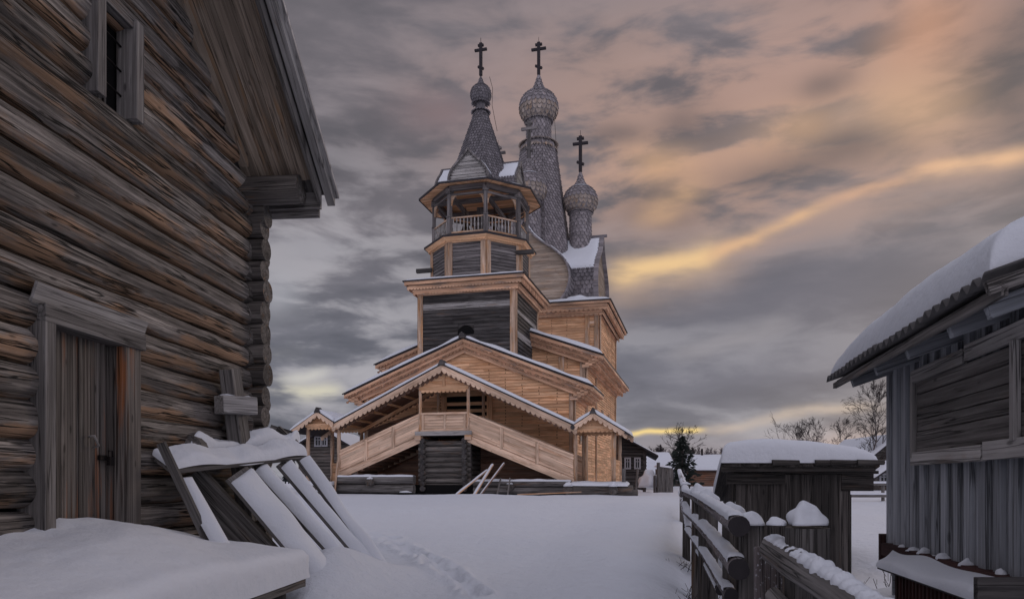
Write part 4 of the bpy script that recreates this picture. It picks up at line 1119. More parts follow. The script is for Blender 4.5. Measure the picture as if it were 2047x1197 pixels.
    mb = MB(); mb.prism([(-.17, -.1), (.17, -.1), (.05, .16), (-.05, .16)], (0, y0-.12, ap+.02), X_, Z_, -.5); mb.build('ridge_end', 'dark', CH)
    # gable infill above the landing
    mb = MB(); siding(mb, [(-1.15, E+4.35), (1.15, E+4.35), (1.15, ap-sl*1.15-.12), (0, ap-.12), (-1.15, ap-sl*1.15-.12)], (0, yf-.0, 0), X_, -Y_, .15, .02)
    mb.box((0, yf-.05, E+4.3), 2.4, .12, .16); mb.box((0, yf-.06, E+4.65), .12, .05, .6)
    scallop(mb, (-1.1, yf-.1, E+4.24), (1.1, yf-.1, E+4.24), .14, .2, .08, .03)
    mb.build('porch_gable', 'new', CH)
    for (x, y, z0_, z1_) in ((-1.17, yf, fl, E+4.75), (1.17, yf, fl, E+4.75), (-1.17, yf+2.4, fl, E+4.75), (1.17, yf+2.4, fl, E+4.75)):
        mb = MB(); mb.lathe([(.09, z0_-.1), (.09, z0_+.25), (.07, z0_+.32), (.10, z0_+.7), (.075, z0_+1.1), (.09, z0_+1.3), (.07, z0_+1.5), (.095, z1_-.3), (.085, z1_)], 10, (x, y, 0)); mb.build('porch_column', 'newpost', CH)
    # small gabled entries at the foot of each flight
    for sg, ua, ub, ur, zr, tl, tr in ((1, 6.12, 7.8, 6.95, E+3.02, 6.1, 8.42), (-1, -5.35, -7.0, -6.3, E+3.38, -5.45, -7.85)):
        y0e, y1e = yf-.35, yf+2.75; sle = .62
        lower = {}
        for k, (xe) in enumerate((tl, tr)):
            ze = zr-sle*abs(xe-ur); s2 = 1 if xe > ur else -1
            A, B, C, D = V((ur, y0e, zr)), V((xe, y0e, ze)), V((xe, y1e, ze)), V((ur, y1e, zr))
            mb = MB(); vs = [A, B, C, D]; vs2 = [q-Z_*.07 for q in vs]; gs = [V((0, 0, 0)), V((1.5, 0, 0)), V((1.5, 3, 0)), V((0, 3, 0))]
            fs = [(0, 1, 2, 3), (7, 6, 5, 4), (0, 4, 5, 1), (1, 5, 6, 2), (2, 6, 7, 3), (3, 7, 4, 0)]
            mb.add(vs+vs2, fs if s2 > 0 else [f[::-1] for f in fs], gs+gs)
            if abs(xe-ur) > 1.0: mb.beam(B-X_*s2*.1+V((0, -.1, -.02)), B+X_*s2*.12+V((0, -.1, -.12)), .1, .08)
            rf = mb.build('entry_roof', 'roofedge', CH)
            for yy in (y0e-.02, y1e+.02):
                mb = MB(); d = (B-A).normalized(); a_, b_ = V((ur, yy, zr-.05)), V((xe, yy, ze-.05)); L = (b_-a_).length; n = max(2, round(L/.26)); q = L/n; pts = []; hh = .26
                for i in range(n):
                    for a0, b0 in ((0, hh-.1), (.12, hh-.05), (.3, hh), (.5, hh+.01), (.7, hh), (.88, hh-.05)): pts.append(((i+a0)*q, b0))
                pts.append((L, hh-.1)); pts = [(0, 0)]+pts+[(L, 0)]
                A_ = [a_+d*x-Z_*z for x, z in pts]; B_ = [p-Y_*.035 for p in A_]; m = len(pts); g2 = [V((x, z, 0)) for x, z in pts]
                mb.add(A_+B_, [tuple(range(m)), tuple(range(2*m-1, m-1, -1))]+[(k_, m+k_, m+(k_+1) % m, (k_+1) % m) for k_ in range(m)], g2+g2)
                mb.build('valance', 'newpale', rf)
            mb = MB(); snow_quad(mb, (ur, y0e+.02, zr), (xe-.03*s2, y0e+.02, ze+.02), (xe-.03*s2, y1e, ze+.02), (ur, y1e, zr), .15, .16, 16, 16, lump=.15, out=.03); mb.build('roof_snow', 'snow', rf)
        w0, w1 = min(ua, ub), max(ua, ub); zt_ = zr-sle*.95
        mb = MB()
        siding(mb, [(w0, zt_+.05), (w1, zt_+.05), (ur+.1*sg, zr-.15), (ur-.1*sg, zr-.15)] if False else [(w0, zt_), (w1, zt_), ((w0+w1)/2+.05, zr-.12), ((w0+w1)/2-.05, zr-.12)], (0, yf, 0), X_, -Y_, .14, .02)
        for yy in (yf, yf+2.4): mb.box(((w0+w1)/2, yy-.03, zt_-.08), w1-w0+.2, .14, .16)
        for xx in (w0, w1): mb.box((xx, yf+1.2, zt_-.06), .13, 2.3, .14)
        scallop(mb, (w0, yf-.11, zt_-.14), (w1, yf-.11, zt_-.14), .15, .19, .08, .03)
        scallop(mb, (w0, yf+2.3, zt_-.14), (w1, yf+2.3, zt_-.14), .15, .19, .08, .03)
        mb.build('entry_gable', 'new', CH)
        mb = MB(); mb.prism([(-.15, -.12), (.15, -.12), (.03, .14), (-.03, .14)], (ur, y0e-.1, zr+.03), X_, Z_, -.4); mb.build('ridge_end', 'dark', CH)
        if sg > 0:
            mb = MB(); mb.log((ua-.05, y0e-.1, zr-.66), (ua-.05, y0e+.4, zr-.66), .1, None, 12); mb.build('gutter_end', 'dark', CH)
        zb_ = .55
        for (x, y) in ((ua, yf), (ub, yf), (ua, yf+2.4), (ub, yf+2.4)):
            mb = MB(); mb.lathe([(.10, zb_), (.10, zb_+.3), (.085, zb_+.36), (.105, zb_+.9), (.08, zb_+1.3), (.1, zb_+1.5), (.085, zt_-.1)], 10, (x, y, 0), rnd=.4); mb.build('porch_column', 'newpost', CH)
        if sg < 0:
            mb = MB(); siding(mb, [(-6.95, .55), (-5.9, .55), (-5.9, 1.45), (-6.95, 1.45)], (0, yf+2.35, 0), X_, -Y_, .5, .02); mb.box((-6.4, yf+2.3, 1.5), 1.15, .08, .08); mb.build('side_panel', 'new', CH)
        else:
            mb = MB(); siding(mb, [(.05, .55), (2.35, .55), (2.35, 1.5), (.05, 1.5)], (ub, yf, 0), Y_, -X_, .16, .02); siding(mb, [(.05, .55), (2.35, .55), (2.35, 1.5), (.05, 1.5)], (ub, yf, 0), Y_, X_, .16, .02); mb.box((ub, yf+1.2, 1.52), .1, 2.3, .08); mb.build('side_panel', 'new', CH)
        mb = MB(); mb.box(((w0+w1)/2, yf+1.2, .48), w1-w0+.4, 2.9, .1); mb.build('entry_floor', 'pale', CH)
porch()

# log terrace that carries the porch
def chw(x, y, z=0):
    m = Matrix.Rotation(-R(14.52), 3, 'Z'); p = m @ V((x, y, z)); return V((-2.317+p.x, 36.64+p.y, 1.0+z))
TR = empty('log_terrace', chw(0, -3.6), 'snow dusted grey log base running under the church staircase', 'log base')
TR.location = (-2.317, 36.64, 1.0); TR.rotation_euler = (0, 0, -R(14.52))
def snp(fn, *a, **k):
    mb = MB(); fn(mb, *a, **k); mb.build('log_snow', 'snow', TR)
for (x0, x1, y, rr) in ((-5.3, -1.35, -3.55, .21), (1.55, 6.0, -3.6, .155)):
    for k in range(2):
        mb = MB(); mb.log((x0, y, rr+.05+k*rr*1.95), (x1, y, rr+.05+k*rr*1.95), rr, rr*.95, 14, 10, .06); mb.build('log', 'grey', TR)
    snp(snow_ridge, [(x0, y, rr*3.85+.03), (x1, y, rr*3.85+.03)], rr*1.8, .08, .3, 2, seg=.15)
for (x, y0_, y1_, r_) in ((-3.45, -3.98, -1.2, .18), (3.3, -4.05, -1.2, .17)):
    zl = .58 if x < 0 else .35; mb = MB(); mb.log((x, y0_, zl), (x, y1_, zl), r_, None, 14, 6, .05); mb.build('log', 'darklog', TR)
    snp(snow_cap, (x, y0_+.15, zl+.14), .14, .2, .1)
for (x0, x1, z, r_) in ((6.0, 8.7, .22, .22), (6.3, 8.9, .1, .16)):
    mb = MB(); mb.log((x0, -4.0, z), (x1, -4.0, z), r_, None, 14, 6, .05); mb.build('log', 'darklog', TR)
snp(snow_quad, (5.9, -4.2, .42), (8.5, -4.2, .4), (8.5, -3.3, .5), (5.9, -3.3, .5), .13, .2, 16, 8)
for (x, y) in ((5.95, -4.3), (7.9, -4.4)): mb = MB(); mb.log((x, y, .24), (x, -1.3, .24), .2, None, 14, 6, .05); mb.build('log', 'darklog', TR); snp(snow_cap, (x, y+.15, .4), .19, .3, .2)
mb = MB(); mb.log((-6.6, -3.9, .2), (-5.2, -3.9, .2), .24, None, 14, 4, .05); mb.log((-6.9, -3.4, .35), (-5.2, -3.4, .35), .18, None, 14, 4, .05); mb.build('log', 'darklog', TR)
snp(snow_quad, (-7.0, -4.1, .42), (-5.35, -4.1, .42), (-5.35, -3.0, .5), (-7.0, -3.0, .5), .14, .2, 14, 8)
snp(snow_cap, (-5.6, -4.35, .15), .3, .25, .35); snp(snow_cap, (-1.7, -3.75, .1), .3, .2, .08)
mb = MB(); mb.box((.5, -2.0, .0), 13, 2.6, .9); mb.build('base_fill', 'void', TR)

def plank(name, p0, p1, w, t, mat, label, cat, group=None, snow=0, up=Z_):
    p0 = V(p0); p1 = V(p1); mb = MB(); mb.beam(p0, p1, w, t, up); o = mb.build(name, mat); tag(o, label, cat, group)
    if snow: m2 = MB(); off = Z_*(t*.5); snow_ridge(m2, [p0+off, p1+off], w*.9, snow, .2, 3, seg=.1); m2.build('plank_snow', 'snow', o)
    return o
plank('plank', chw(1.15, -5.0, .0), chw(2.25, -3.9, 1.1), .2, .05, 'newpost', 'leftmost snowy plank leaning on the stair landing crib', 'plank', 'planks leaning below the right flight', .05)
plank('plank', chw(1.95, -4.9, .0), chw(2.5, -3.9, 1.35), .16, .05, 'newpost', 'middle plank of the three propped below the right flight', 'plank', 'planks leaning below the right flight', .05)
plank('plank', chw(2.2, -4.8, .0), chw(3.0, -3.8, 1.4), .12, .06, 'under', 'right brownest plank of the three propped below the right flight', 'plank', 'planks leaning below the right flight', .03)
plank('pole', chw(-5.15, -4.1, -.1), chw(-5.3, -3.45, 1.55), .09, .09, 'newpost', 'thin pale pole propped against the left foot of the stairs', 'pole')
plank('board', chw(3.9, -4.9, .05), chw(6.6, -4.6, .16), .16, .05, 'newpost', 'pale board lying on the snow before the log base', 'board')
lad = empty('ladder', chw(2.95, -4.5, 0), 'short snowy ladder end leaning on the log base below the right flight', 'ladder')
for dx in (-.2, .28): mb = MB(); mb.beam(chw(3.1+dx, -4.55, 0)-lad.location, chw(3.05+dx*.9, -3.85, .75)-lad.location, .06, .06); mb.build('rail', 'grey', lad)
for t in (.25, .5, .75): mb = MB(); a, b = chw(2.85, -4.55+.7*t, .75*t)-lad.location, chw(3.4, -4.55+.7*t, .75*t)-lad.location; mb.beam(a, b, .05, .05); mb.build('rung', 'grey', lad)
def post(px, py0, py1, Y, w, mat, label, dx=0, name='post', cap=0):
    b = at(px, py1, Y); t = at(px+dx, py0, Y); mb = MB(); mb.log(b-Z_*.5, t, w/2, w/2*.95, 10, 5, .08); o = mb.build(name, mat); tag(o, label, 'post')
    if cap: m2 = MB(); snow_cap(m2, t, w*.6, w*.6, cap); m2.build('snow_cap', 'snow', o)
post(1247, 936, 990, 31.0, .18, 'grey', 'upright grey post standing at the right end of the log base')
post(1270, 936, 972, 38, .13, 'grey', 'slanting pole in the snow before the dark house', dx=5)
post(1288, 945, 970, 44, .2, 'dark', 'short dark post by the corner of the dark house')
post(1411, 918, 985, 44, .2, 'grey', 'tall grey gatepost by the little lean-to in the lane') if False else None
# ================================================================== LEFT LOG BARN (gable end towards the lane)
BX = lambda Y: -4.575+.087*Y
BD = V((.087, 1, 0)).normalized(); BN = V((BD.y, -BD.x, 0))       # along the wall (away), outward
BAR = empty('log_barn', (BX(10.2), 10.2, .2), 'old grey log barn with steep gable at the left beside the deck', 'barn')
BW = Matrix.Translation(BAR.location).inverted()
def bp(Y, z, out=0):             # point on the barn wall plane (world depth Y) in the barn's local space
    return V((BX(Y), Y, z))+BN*out-BAR.location
ZC, YCOR, SLP = 5.82, 10.0, .75
def roofz(Y): return ZC+SLP*(YCOR-Y) if Y > 5.1 else ZC+SLP*(YCOR-5.1)-SLP*(5.1-Y)
def barn():
    mb = MB(); pitch = .3; r_ = .154; z = -.05+.0; k = 0
    doorY = (6.06, 7.42, 3.12); winY = (6.78, 7.42, 5.3, 6.2)
    while True:
        z = .02+k*pitch
        lo, hi = -.2, 10.08
        if z > ZC-.1:
            hi = YCOR-(z-ZC)/SLP+.05; lo = .2+(z-ZC)/SLP
            if hi-lo < .4: break
        segs = [(lo, hi)]
        def cut(a, b):
            ns_ = []
            for (s0, s1) in segs:
                if a > s0 and b < s1: ns_ += [(s0, a), (b, s1)]
                else: ns_.append((s0, s1))
            return ns_
        if z < doorY[2]: segs = cut(doorY[0], doorY[1])
        if winY[2]-.05 < z < winY[3]+.05: segs = cut(winY[0], winY[1])
        rr = r_*random.uniform(.93, 1.10)
        for (s0, s1) in segs:
            rnd = random.random()
            mb.log(bp(s0, z+random.uniform(-.012, .012), -.05), bp(s1, z, -.05), rr*random.uniform(.97, 1.03), rr*random.uniform(.9, 1.02), 22, max(4, int((s1-s0)/.09)), .09, random.uniform(-.02, .02), rnd=rnd, nsc=1.0)
        k += 1
    # dark chinks
    mb.build('gable_wall', 'log', BAR)
    mb = MB(); P = [bp(-.2, -.2, -.13), bp(10.0, -.2, -.13), bp(10.0, ZC, -.13), bp(5.1, roofz(5.1), -.13), bp(-.2, ZC, -.13)]
    mb.add(P, [(0, 1, 2, 3, 4)], P); P2 = [q-BN*6 for q in P]; mb.add([P[1], P2[1], P2[2], P[2]], [(0, 1, 2, 3)], P[:4]); mb.build('inner_wall', 'void', BAR)
    # cross wall: log ends stick out through the gable wall at the corner
    mb = MB(); k = 0; z = -.12
    while z < ZC-.15:
        r2 = .155*random.uniform(.88, 1.1); L = .17+random.uniform(-.025, .035)
        y = 10.22+random.uniform(-.02, .02)
        mb.log(bp(y, z, -5.5), bp(y, z, L+.06), r2, None, 20, 36, .05, flat=.95)
        z += .292; k += 1
    # barn wall logs' own ends past the corner
    for k in range(20):
        z = .02+k*.3
        if z > ZC-.2: break
        mb.log(bp(10.0, z, -.05), bp(10.62+random.uniform(-.05, .05), z, -.05), .15*random.uniform(.9, 1.08), None, 16, 3, .06)
    mb.build('corner_log_ends', 'darklog', BAR)
    # roof: soffit boards along the slope, overhanging the gable by about a metre
    OV = 1.0
    Yt, Ye = 5.1, 10.36
    mb = MB(); nb = 9
    for i in range(nb):
        o0 = -.02+OV*i/nb; o1 = -.02+OV*(i+.97)/nb; dz = .03+random.uniform(-.006, .006)
        for (Ya, Yb) in ((Yt, Ye-.25), ):
            vs = [bp(Ya, roofz(Ya)+dz, o0), bp(Yb, ZC+SLP*(YCOR-Yb)+dz, o0), bp(Yb, ZC+SLP*(YCOR-Yb)+dz, o1), bp(Ya, roofz(Ya)+dz, o1)]
            vs2 = [v_+Z_*.03 for v_ in vs]; L = 7.0; gs = [V((0, 0, 0)), V((L, 0, 0)), V((L, .11, 0)), V((0, .11, 0))]
            mb.add(vs+vs2, [(0, 1, 2, 3), (7, 6, 5, 4), (0, 4, 5, 1), (1, 5, 6, 2), (2, 6, 7, 3), (3, 7, 4, 0)], gs+gs)
            Ya2, Yb2 = 5.1, -.4; vs = [bp(Ya2, roofz(Ya2)+dz, o0), bp(Ya2, roofz(Ya2)+dz, o1), bp(Yb2, roofz(Yb2)+dz, o1), bp(Yb2, roofz(Yb2)+dz, o0)]
            mb.add(vs, [(0, 1, 2, 3)], [V((0, 0, 0)), V((0, .11, 0)), V((L, .11, 0)), V((L, 0, 0))])
    mb.build('soffit', 'soffit', BAR)
    mb = MB()
    def sl(Y0, Y1, o0, o1, zoff, th):
        f_ = lambda Y: (ZC+SLP*(YCOR-Y) if Y0 > 5 else roofz(Y))
        z0_, z1_ = roofz(Y0)+zoff, f_(Y1)+zoff
        vs = [bp(Y0, z0_, o0), bp(Y1, z1_, o0), bp(Y1, z1_, o1), bp(Y0, z0_, o1)]; vs2 = [v_+Z_*th for v_ in vs]
        L = 7; w = abs(o1-o0); gs = [V((0, 0, 0)), V((L, 0, 0)), V((L, w, 0)), V((0, w, 0))]
        mb.add(vs+vs2, [(0, 1, 2, 3), (7, 6, 5, 4), (0, 4, 5, 1), (1, 5, 6, 2), (2, 6, 7, 3), (3, 7, 4, 0)], gs+gs)
    sl(5.1, Ye, -6, OV+.10, .1, .06)
    vs = [bp(5.1, roofz(5.1)+.1, -6), bp(5.1, roofz(5.1)+.1, OV+.1), bp(-.6, roofz(-.6)+.1, OV+.1), bp(-.6, roofz(-.6)+.1, -6)]
    vs2 = [v_+Z_*.06 for v_ in vs]; mb.add(vs+vs2, [(0, 1, 2, 3), (7, 6, 5, 4), (0, 4, 5, 1), (1, 5, 6, 2), (2, 6, 7, 3), (3, 7, 4, 0)], vs+vs2)
    mb.build('roof', 'grey', BAR)
    mb = MB(); sl(5.1, Ye-.12, OV-.03, OV+.02, -.14, .2); mb.build('verge_board', 'grey', BAR)
    mb = MB(); sl(5.1, Ye+.05, OV+.05, OV+.16, .0, .13); sl(7.9, Ye+.05, OV+.08, OV+.22, .1, .05); mb.build('verge_capping', 'pale', BAR)
    mb = MB(); sl(5.1, Ye-.5, .02, .14, -.06, .08); mb.build('rafter', 'soffit', BAR)
    # eave boards and fascia at the corner
    mb = MB(); zz = roofz(10.35)
    mb.beam(bp(10.28, zz-.02, -.5), bp(10.28, zz-.02, OV), .06, .22); mb.beam(bp(10.36, zz-.16, -.5), bp(10.36, zz-.16, OV-.05), .05, .12)
    mb.build('fascia', 'grey', BAR)
    mb = MB(); mb.log(bp(10.05, ZC-.22, -.3), bp(10.05, ZC-.20, .80), .2, .19, 18, 10, .04); mb.build('purlin_end', 'darklog', BAR)
    mb = MB(); mb.log(bp(10.22, ZC-.52, -.3), bp(10.22, ZC-.52, .26), .14, .14, 14, 5, .04); mb.build('purlin_end', 'darklog', BAR)
    # door
    dr = MB(); n = 12; y0, y1 = 6.17, 7.10; z0, z1 = .95, 2.94
    for i in range(n):
        a = y0+(y1-y0)*i/n; b = y0+(y1-y0)*(i+.965)/n; o_ = -.04+random.uniform(-.008, .008)
        dr.box(bp((a+b)/2, (z0+z1)/2, o_), b-a, .035, z1-z0, (BD, BN, Z_))
    door = dr.build('door', 'door', BAR); door['label'] = 'plank door streaked brown at the top'
    mb = MB(); mb.box(bp(7.02, 1.83, .0), .10, .03, .05, (BD, BN, Z_)); mb.box(bp(7.09, 1.80, .035), .07, .035, .085, (BD, BN, Z_))
    mb.tube([bp(7.06, 1.84, .035), bp(7.06, 1.9, .035), bp(7.12, 1.9, .035), bp(7.12, 1.84, .035)], .008, 6); mb.build('padlock', 'iron', door)
    mb = MB(); mb.tube([bp(6.82, 2.02, 0), bp(6.83, 2.03, .05), bp(6.88, 1.94, .06), bp(6.88, 1.92, 0)], .012, 6); mb.build('handle', 'pale', door)
    mb = MB(); mb.box(bp(6.65, 1.9, -.10), 1.3, .02, 2.4, (BD, BN, Z_)); mb.build('doorway', 'void', BAR)
    mb = MB(); mb.box(bp(6.11, 1.95, .04), .13, .26, 2.2, (BD, BN, Z_)); mb.build('door_jamb', 'grey', BAR, .006)
    mb = MB(); mb.box(bp(7.30, 1.95, .03), .25, .22, 2.2, (BD, BN, Z_)); mb.build('door_jamb', 'door', BAR, .006)
    mb = MB(); mb.box(bp(6.75, 3.01, .05), 1.42, .25, .15, (BD, BN, Z_)); mb.build('lintel', 'grey', BAR, .006)
    mb = MB(); Zt = (Z_+BN*.35).normalized(); mb.box(bp(6.74, 3.15, .12), 1.55, .03, .20, (BD, BD.cross(Zt)*-1, Zt)); mb.build('lintel_board', 'pale', BAR, .003)
    # window
    mb = MB()
    mb.box(bp(6.80, 5.85, .04), .13, .22, 1.26, (BD, BN, Z_)); mb.box(bp(7.40, 5.76, .04), .13, .22, 1.0, (BD, BN, Z_)); mb.box(bp(7.1, 6.24, .03), .7, .18, .14, (BD, BN, Z_))
    wf = mb.build('window', 'grey', BAR, .006)
    mb = MB(); mb.box(bp(7.00, 5.75, -.05), .26, .03, .95, (BD, BN, Z_)); mb.build('shutter', 'grey', wf)
    mb = MB(); mb.box(bp(7.1, 5.75, -.11), .62, .02, 1.0, (BD, BN, Z_)); mb.build('opening', 'void', wf)
    mb = MB(); mb.tube([bp(7.06, 5.2, -.02), bp(7.05, 6.25, -.02)], .012, 6)
    for z in (5.5, 5.75, 6.0): mb.tube([bp(6.82, z+.02, -.02), bp(7.38, z-.01, -.02)], .011, 6)
    mb.build('bars', 'iron', wf)
    mb = MB(); P = [bp(-.6, 0, -6), bp(10.4, 0, -6)]
    mb.beam(bp(-.2, 2.9, -5.9), bp(10.2, 2.9, -5.9), .1, 6.2); mb.build('rear_wall', 'darklog', BAR)
barn()

# deck before the barn door
DK = empty('wooden_deck', (-3.0, 6.5, .15), 'low plank deck buried in thick snow at the barn door', 'deck')
def dl(p): return V(p)-DK.location
def dpt(Y, out, z): return V((BX(Y), Y, z))+BN*out
mb = MB()
for i in range(22):
    Y0 = 8.28-i*.30; mb.beam(dl(dpt(Y0, .05, .53)), dl(dpt(Y0-.05, 1.52, .53)), .28, .055)
mb.build('planks', 'grey', DK)
mb = MB(); mb.beam(dl(dpt(8.35, 1.47, .46)), dl(dpt(1.5, 1.47, .46)), .07, .09); mb.beam(dl(dpt(8.36, .1, .46)), dl(dpt(8.36, 1.5, .46)), .07, .10); mb.build('edge_beam', 'grey', DK)
for (Y, o_) in ((8.1, 1.3), (6.4, 1.3), (4.6, 1.3), (8.1, .3)):
    mb = MB(); mb.log(dl(dpt(Y, o_, 0)), dl(dpt(Y, o_, .45)), .09, None, 10, 3); mb.build('support', 'dark', DK)
def deck_snow():
    mb = MB(); n, m = 70, 46; vs = []
    for i in range(n+1):
        s_ = .5-.5*math.cos(math.pi*i/n) if False else i/n
        Y = 8.42-6.9*(s_**1.15)
        for j in range(m+1):
            t = 1-(1-j/m)**1.5; o_ = .02+1.52*t
            p = dpt(Y, o_, .56); e = min((8.42-Y), (1.54-o_)); q = min(1, max(0, e)/.16); pr = math.sqrt(max(0, 1-(1-q)**2))
            base = .27+.30*math.exp(-((Y-6.5)/1.5)**2)*(1-t)**.8+.13*(1-t)+.10*math.exp(-((Y-5.6)/1.2)**2-((o_-.9)/.5)**2)
            if Y < 5.5: base += .06*(5.5-Y)*(1-t)*.5
            th = base*(1+.14*nz3(p, 1.3, 3)+.03*nz3(p, 6, 8)); bul = .05*math.sin(math.pi*min(1, q)) if q < 1 else 0
            zb = p.z+th*pr-(.05 if q < .02 else 0)
            p = p+BN*(bul if (1.54-o_) < .16 else 0)+BD*(bul if 8.42-Y < .16 else 0); p.z = zb; vs.append(dl(p))
    fs = []
    for i in range(n):
        for j in range(m): a = i*(m+1)+j; fs.append((a, a+1, a+m+2, a+m+1))
    mb.add(vs, fs, vs, True); mb.build('deck_snow', 'snow', DK)
deck_snow()

# carved wooden cross by the corner
XC = empty('wooden_cross', tuple(at(487, 900, 9.3)-Z_*1.2), 'thick weathered wooden cross leaning by the barn corner behind the snowy frame', 'cross')
def xl(p): return V(p)-XC.location
mb = MB(); mb.beam(xl(at(500, 1040, 9.45)), xl(at(459, 738, 9.1)), .30, .2, up=BN, taper=.85); mb.build('post', 'grey', XC, .01)
mb = MB(); mb.beam(xl(at(437, 808, 8.85)), xl(at(506, 812, 9.25)), .2, .22); mb.build('arm', 'pale', XC, .012)
mb = MB(); mb.log(xl(at(440, 845, 9.35)), xl(at(500, 850, 9.6)), .12, .11, 14, 4); mb.build('log_end', 'darklog', XC)
mb = MB(); snow_ridge(mb, [xl(at(438, 792, 8.95)), xl(at(468, 794, 9.05))], .13, .04); snow_ridge(mb, [xl(at(478, 797, 9.15)), xl(at(502, 799, 9.33))], .13, .04); mb.build('cross_snow', 'snow', XC)

# snowy frame leaning against the barn
FR = empty('leaning_frame', (-2.6, 9.4, .2), 'snow covered frame of long boards leaning against the barn', 'frame')
def fl_(p): return V(p)-FR.location
# top rail line and foot line in world
T0, T1 = at(338, 930, 7.7), at(603, 900, 9.9)
def topp(px, py, Y): return at(px, py, Y)
boards = [  # top (px,py,Y), foot (px,py,Y), width, thickness, snow
    ((362, 955, 7.85), (440, 1095, 7.7), .20, .05, .08),
    ((472, 945, 8.6), (668, 1180, 9.0), .44, .05, .13),
    ((508, 930, 9.1), (688, 1130, 9.6), .19, .05, .12),
    ((560, 925, 9.5), (735, 1130, 9.9), .19, .05, .12),
    ((598, 912, 9.85), (772, 1152, 10.0), .18, .05, .11)]
for i, (a, b, w, t, sn) in enumerate(boards):
    A, B = at(*a), at(*b); d = (B-A).normalized(); B = B+d*.12; nrm = V((.66, -.38, .63)); nrm = (nrm-d*nrm.dot(d)).normalized(); side = nrm.cross(d)
    mb = MB(); mb.box(fl_((A+B)/2), (B-A).length, w, t, (d, side, nrm)); bo = mb.build('board', 'grey', FR, .004)
    mb = MB(); L = (B-A).length; a0 = A+nrm*t/2
    q = lambda s_, o_: fl_(a0+d*(L*s_)+side*(w*o_))
    snow_surf(mb, quadf(q(.03, -.5), q(1, -.5), q(1, .5), q(.03, .5)), 44, 10, sn, w*.5, L, w, lump=.22, lsc=2.2, up=(nrm*.6+Z_*.4).normalized(), fine=.0)
    mb.build('board_snow', 'snow', bo)
# thick slab beneath the widest board (its dark flank shows)
A, B = at(405, 930, 8.45), at(585, 1120, 8.8); d = (B-A).normalized(); nrm = V((.80, -.12, .62)); nrm = (nrm-d*nrm.dot(d)).normalized(); side = nrm.cross(d)
mb = MB(); mb.box(fl_((A+B)/2)-nrm*.24, (B-A).length, .12, .42, (d, side, nrm)); mb.build('slab', 'grey', FR, .01)
# top crossing board with a thick snow load, and the upright end board on the left
A, B = at(342, 942, 7.6), at(612, 914, 9.95); d = (B-A).normalized(); wd_ = V((-.70, .1, .45)); wd_ = (wd_-d*wd_.dot(d)).normalized()
mb = MB(); vs_c = (A+B)/2+wd_*.14; nn = d.cross(wd_)
if nn.z < 0: nn = -nn
mb.box(fl_((A+B)/2+wd_*.11), (B-A).length, .26, .045, (d, wd_, nn)); tb = mb.build('top_board', 'grey', FR, .004)
mb = MB(); a0 = A+nn*.02-wd_*.01; b0 = B+nn*.02-wd_*.01; o2 = wd_*.30
def fsn(s_, t_): return fl_(a0+(b0-a0)*s_+o2*t_+V((0, 0, .03*math.sin(s_*9))))
snow_surf(mb, fsn, 80, 20, .085, .07, (B-A).length, .4, lump=.4, lsc=3.0, up=Z_, out=.015, fine=.012); mb.build('board_snow', 'snow', tb)
mb = MB(); p_, q_ = at(322, 885, 7.45), at(352, 945, 7.7); mb.beam(fl_(p_), fl_(at(424, 1100, 7.75)), .045, .09, up=V((.5, -.2, .6))); mb.build('side_board', 'grey', FR, .004)
mb = MB(); mb.log(fl_(at(378, 895, 8.35)), fl_(at(430, 900, 9.2)), .15, .13, 14, 5); mb.log(fl_(at(430, 900, 9.3)), fl_(at(590, 890, 10.3)), .1, .1, 12, 6); mb.build('log_bearer', 'grey', FR)
mb = MB(); snow_quad(mb, fl_(at(374, 906, 8.25)), fl_(at(590, 894, 10.2)), fl_(at(600, 878, 10.5)), fl_(at(400, 884, 8.8)), .15, .13, 70, 14, lump=.5, lsc=2.2, fine=.015); mb.build('bearer_snow', 'snow', FR)
mb = MB(); mb.beam(fl_(at(553, 860, 10.4)), fl_(at(600, 905, 10.3)), .05, .16); mb.beam(fl_(at(540, 855, 10.6)), fl_(at(590, 870, 10.7)), .05, .1); mb.build('brace', 'grey', FR)
mb = MB(); mb.log(fl_(at(455, 1045, 8.7)), fl_(at(455, 1120, 8.7)), .07, .07, 10, 3); mb.log(fl_(at(478, 1050, 9.2)), fl_(at(478, 1120, 9.2)), .05, .05, 10, 3); mb.build('stub_post', 'grey', FR)

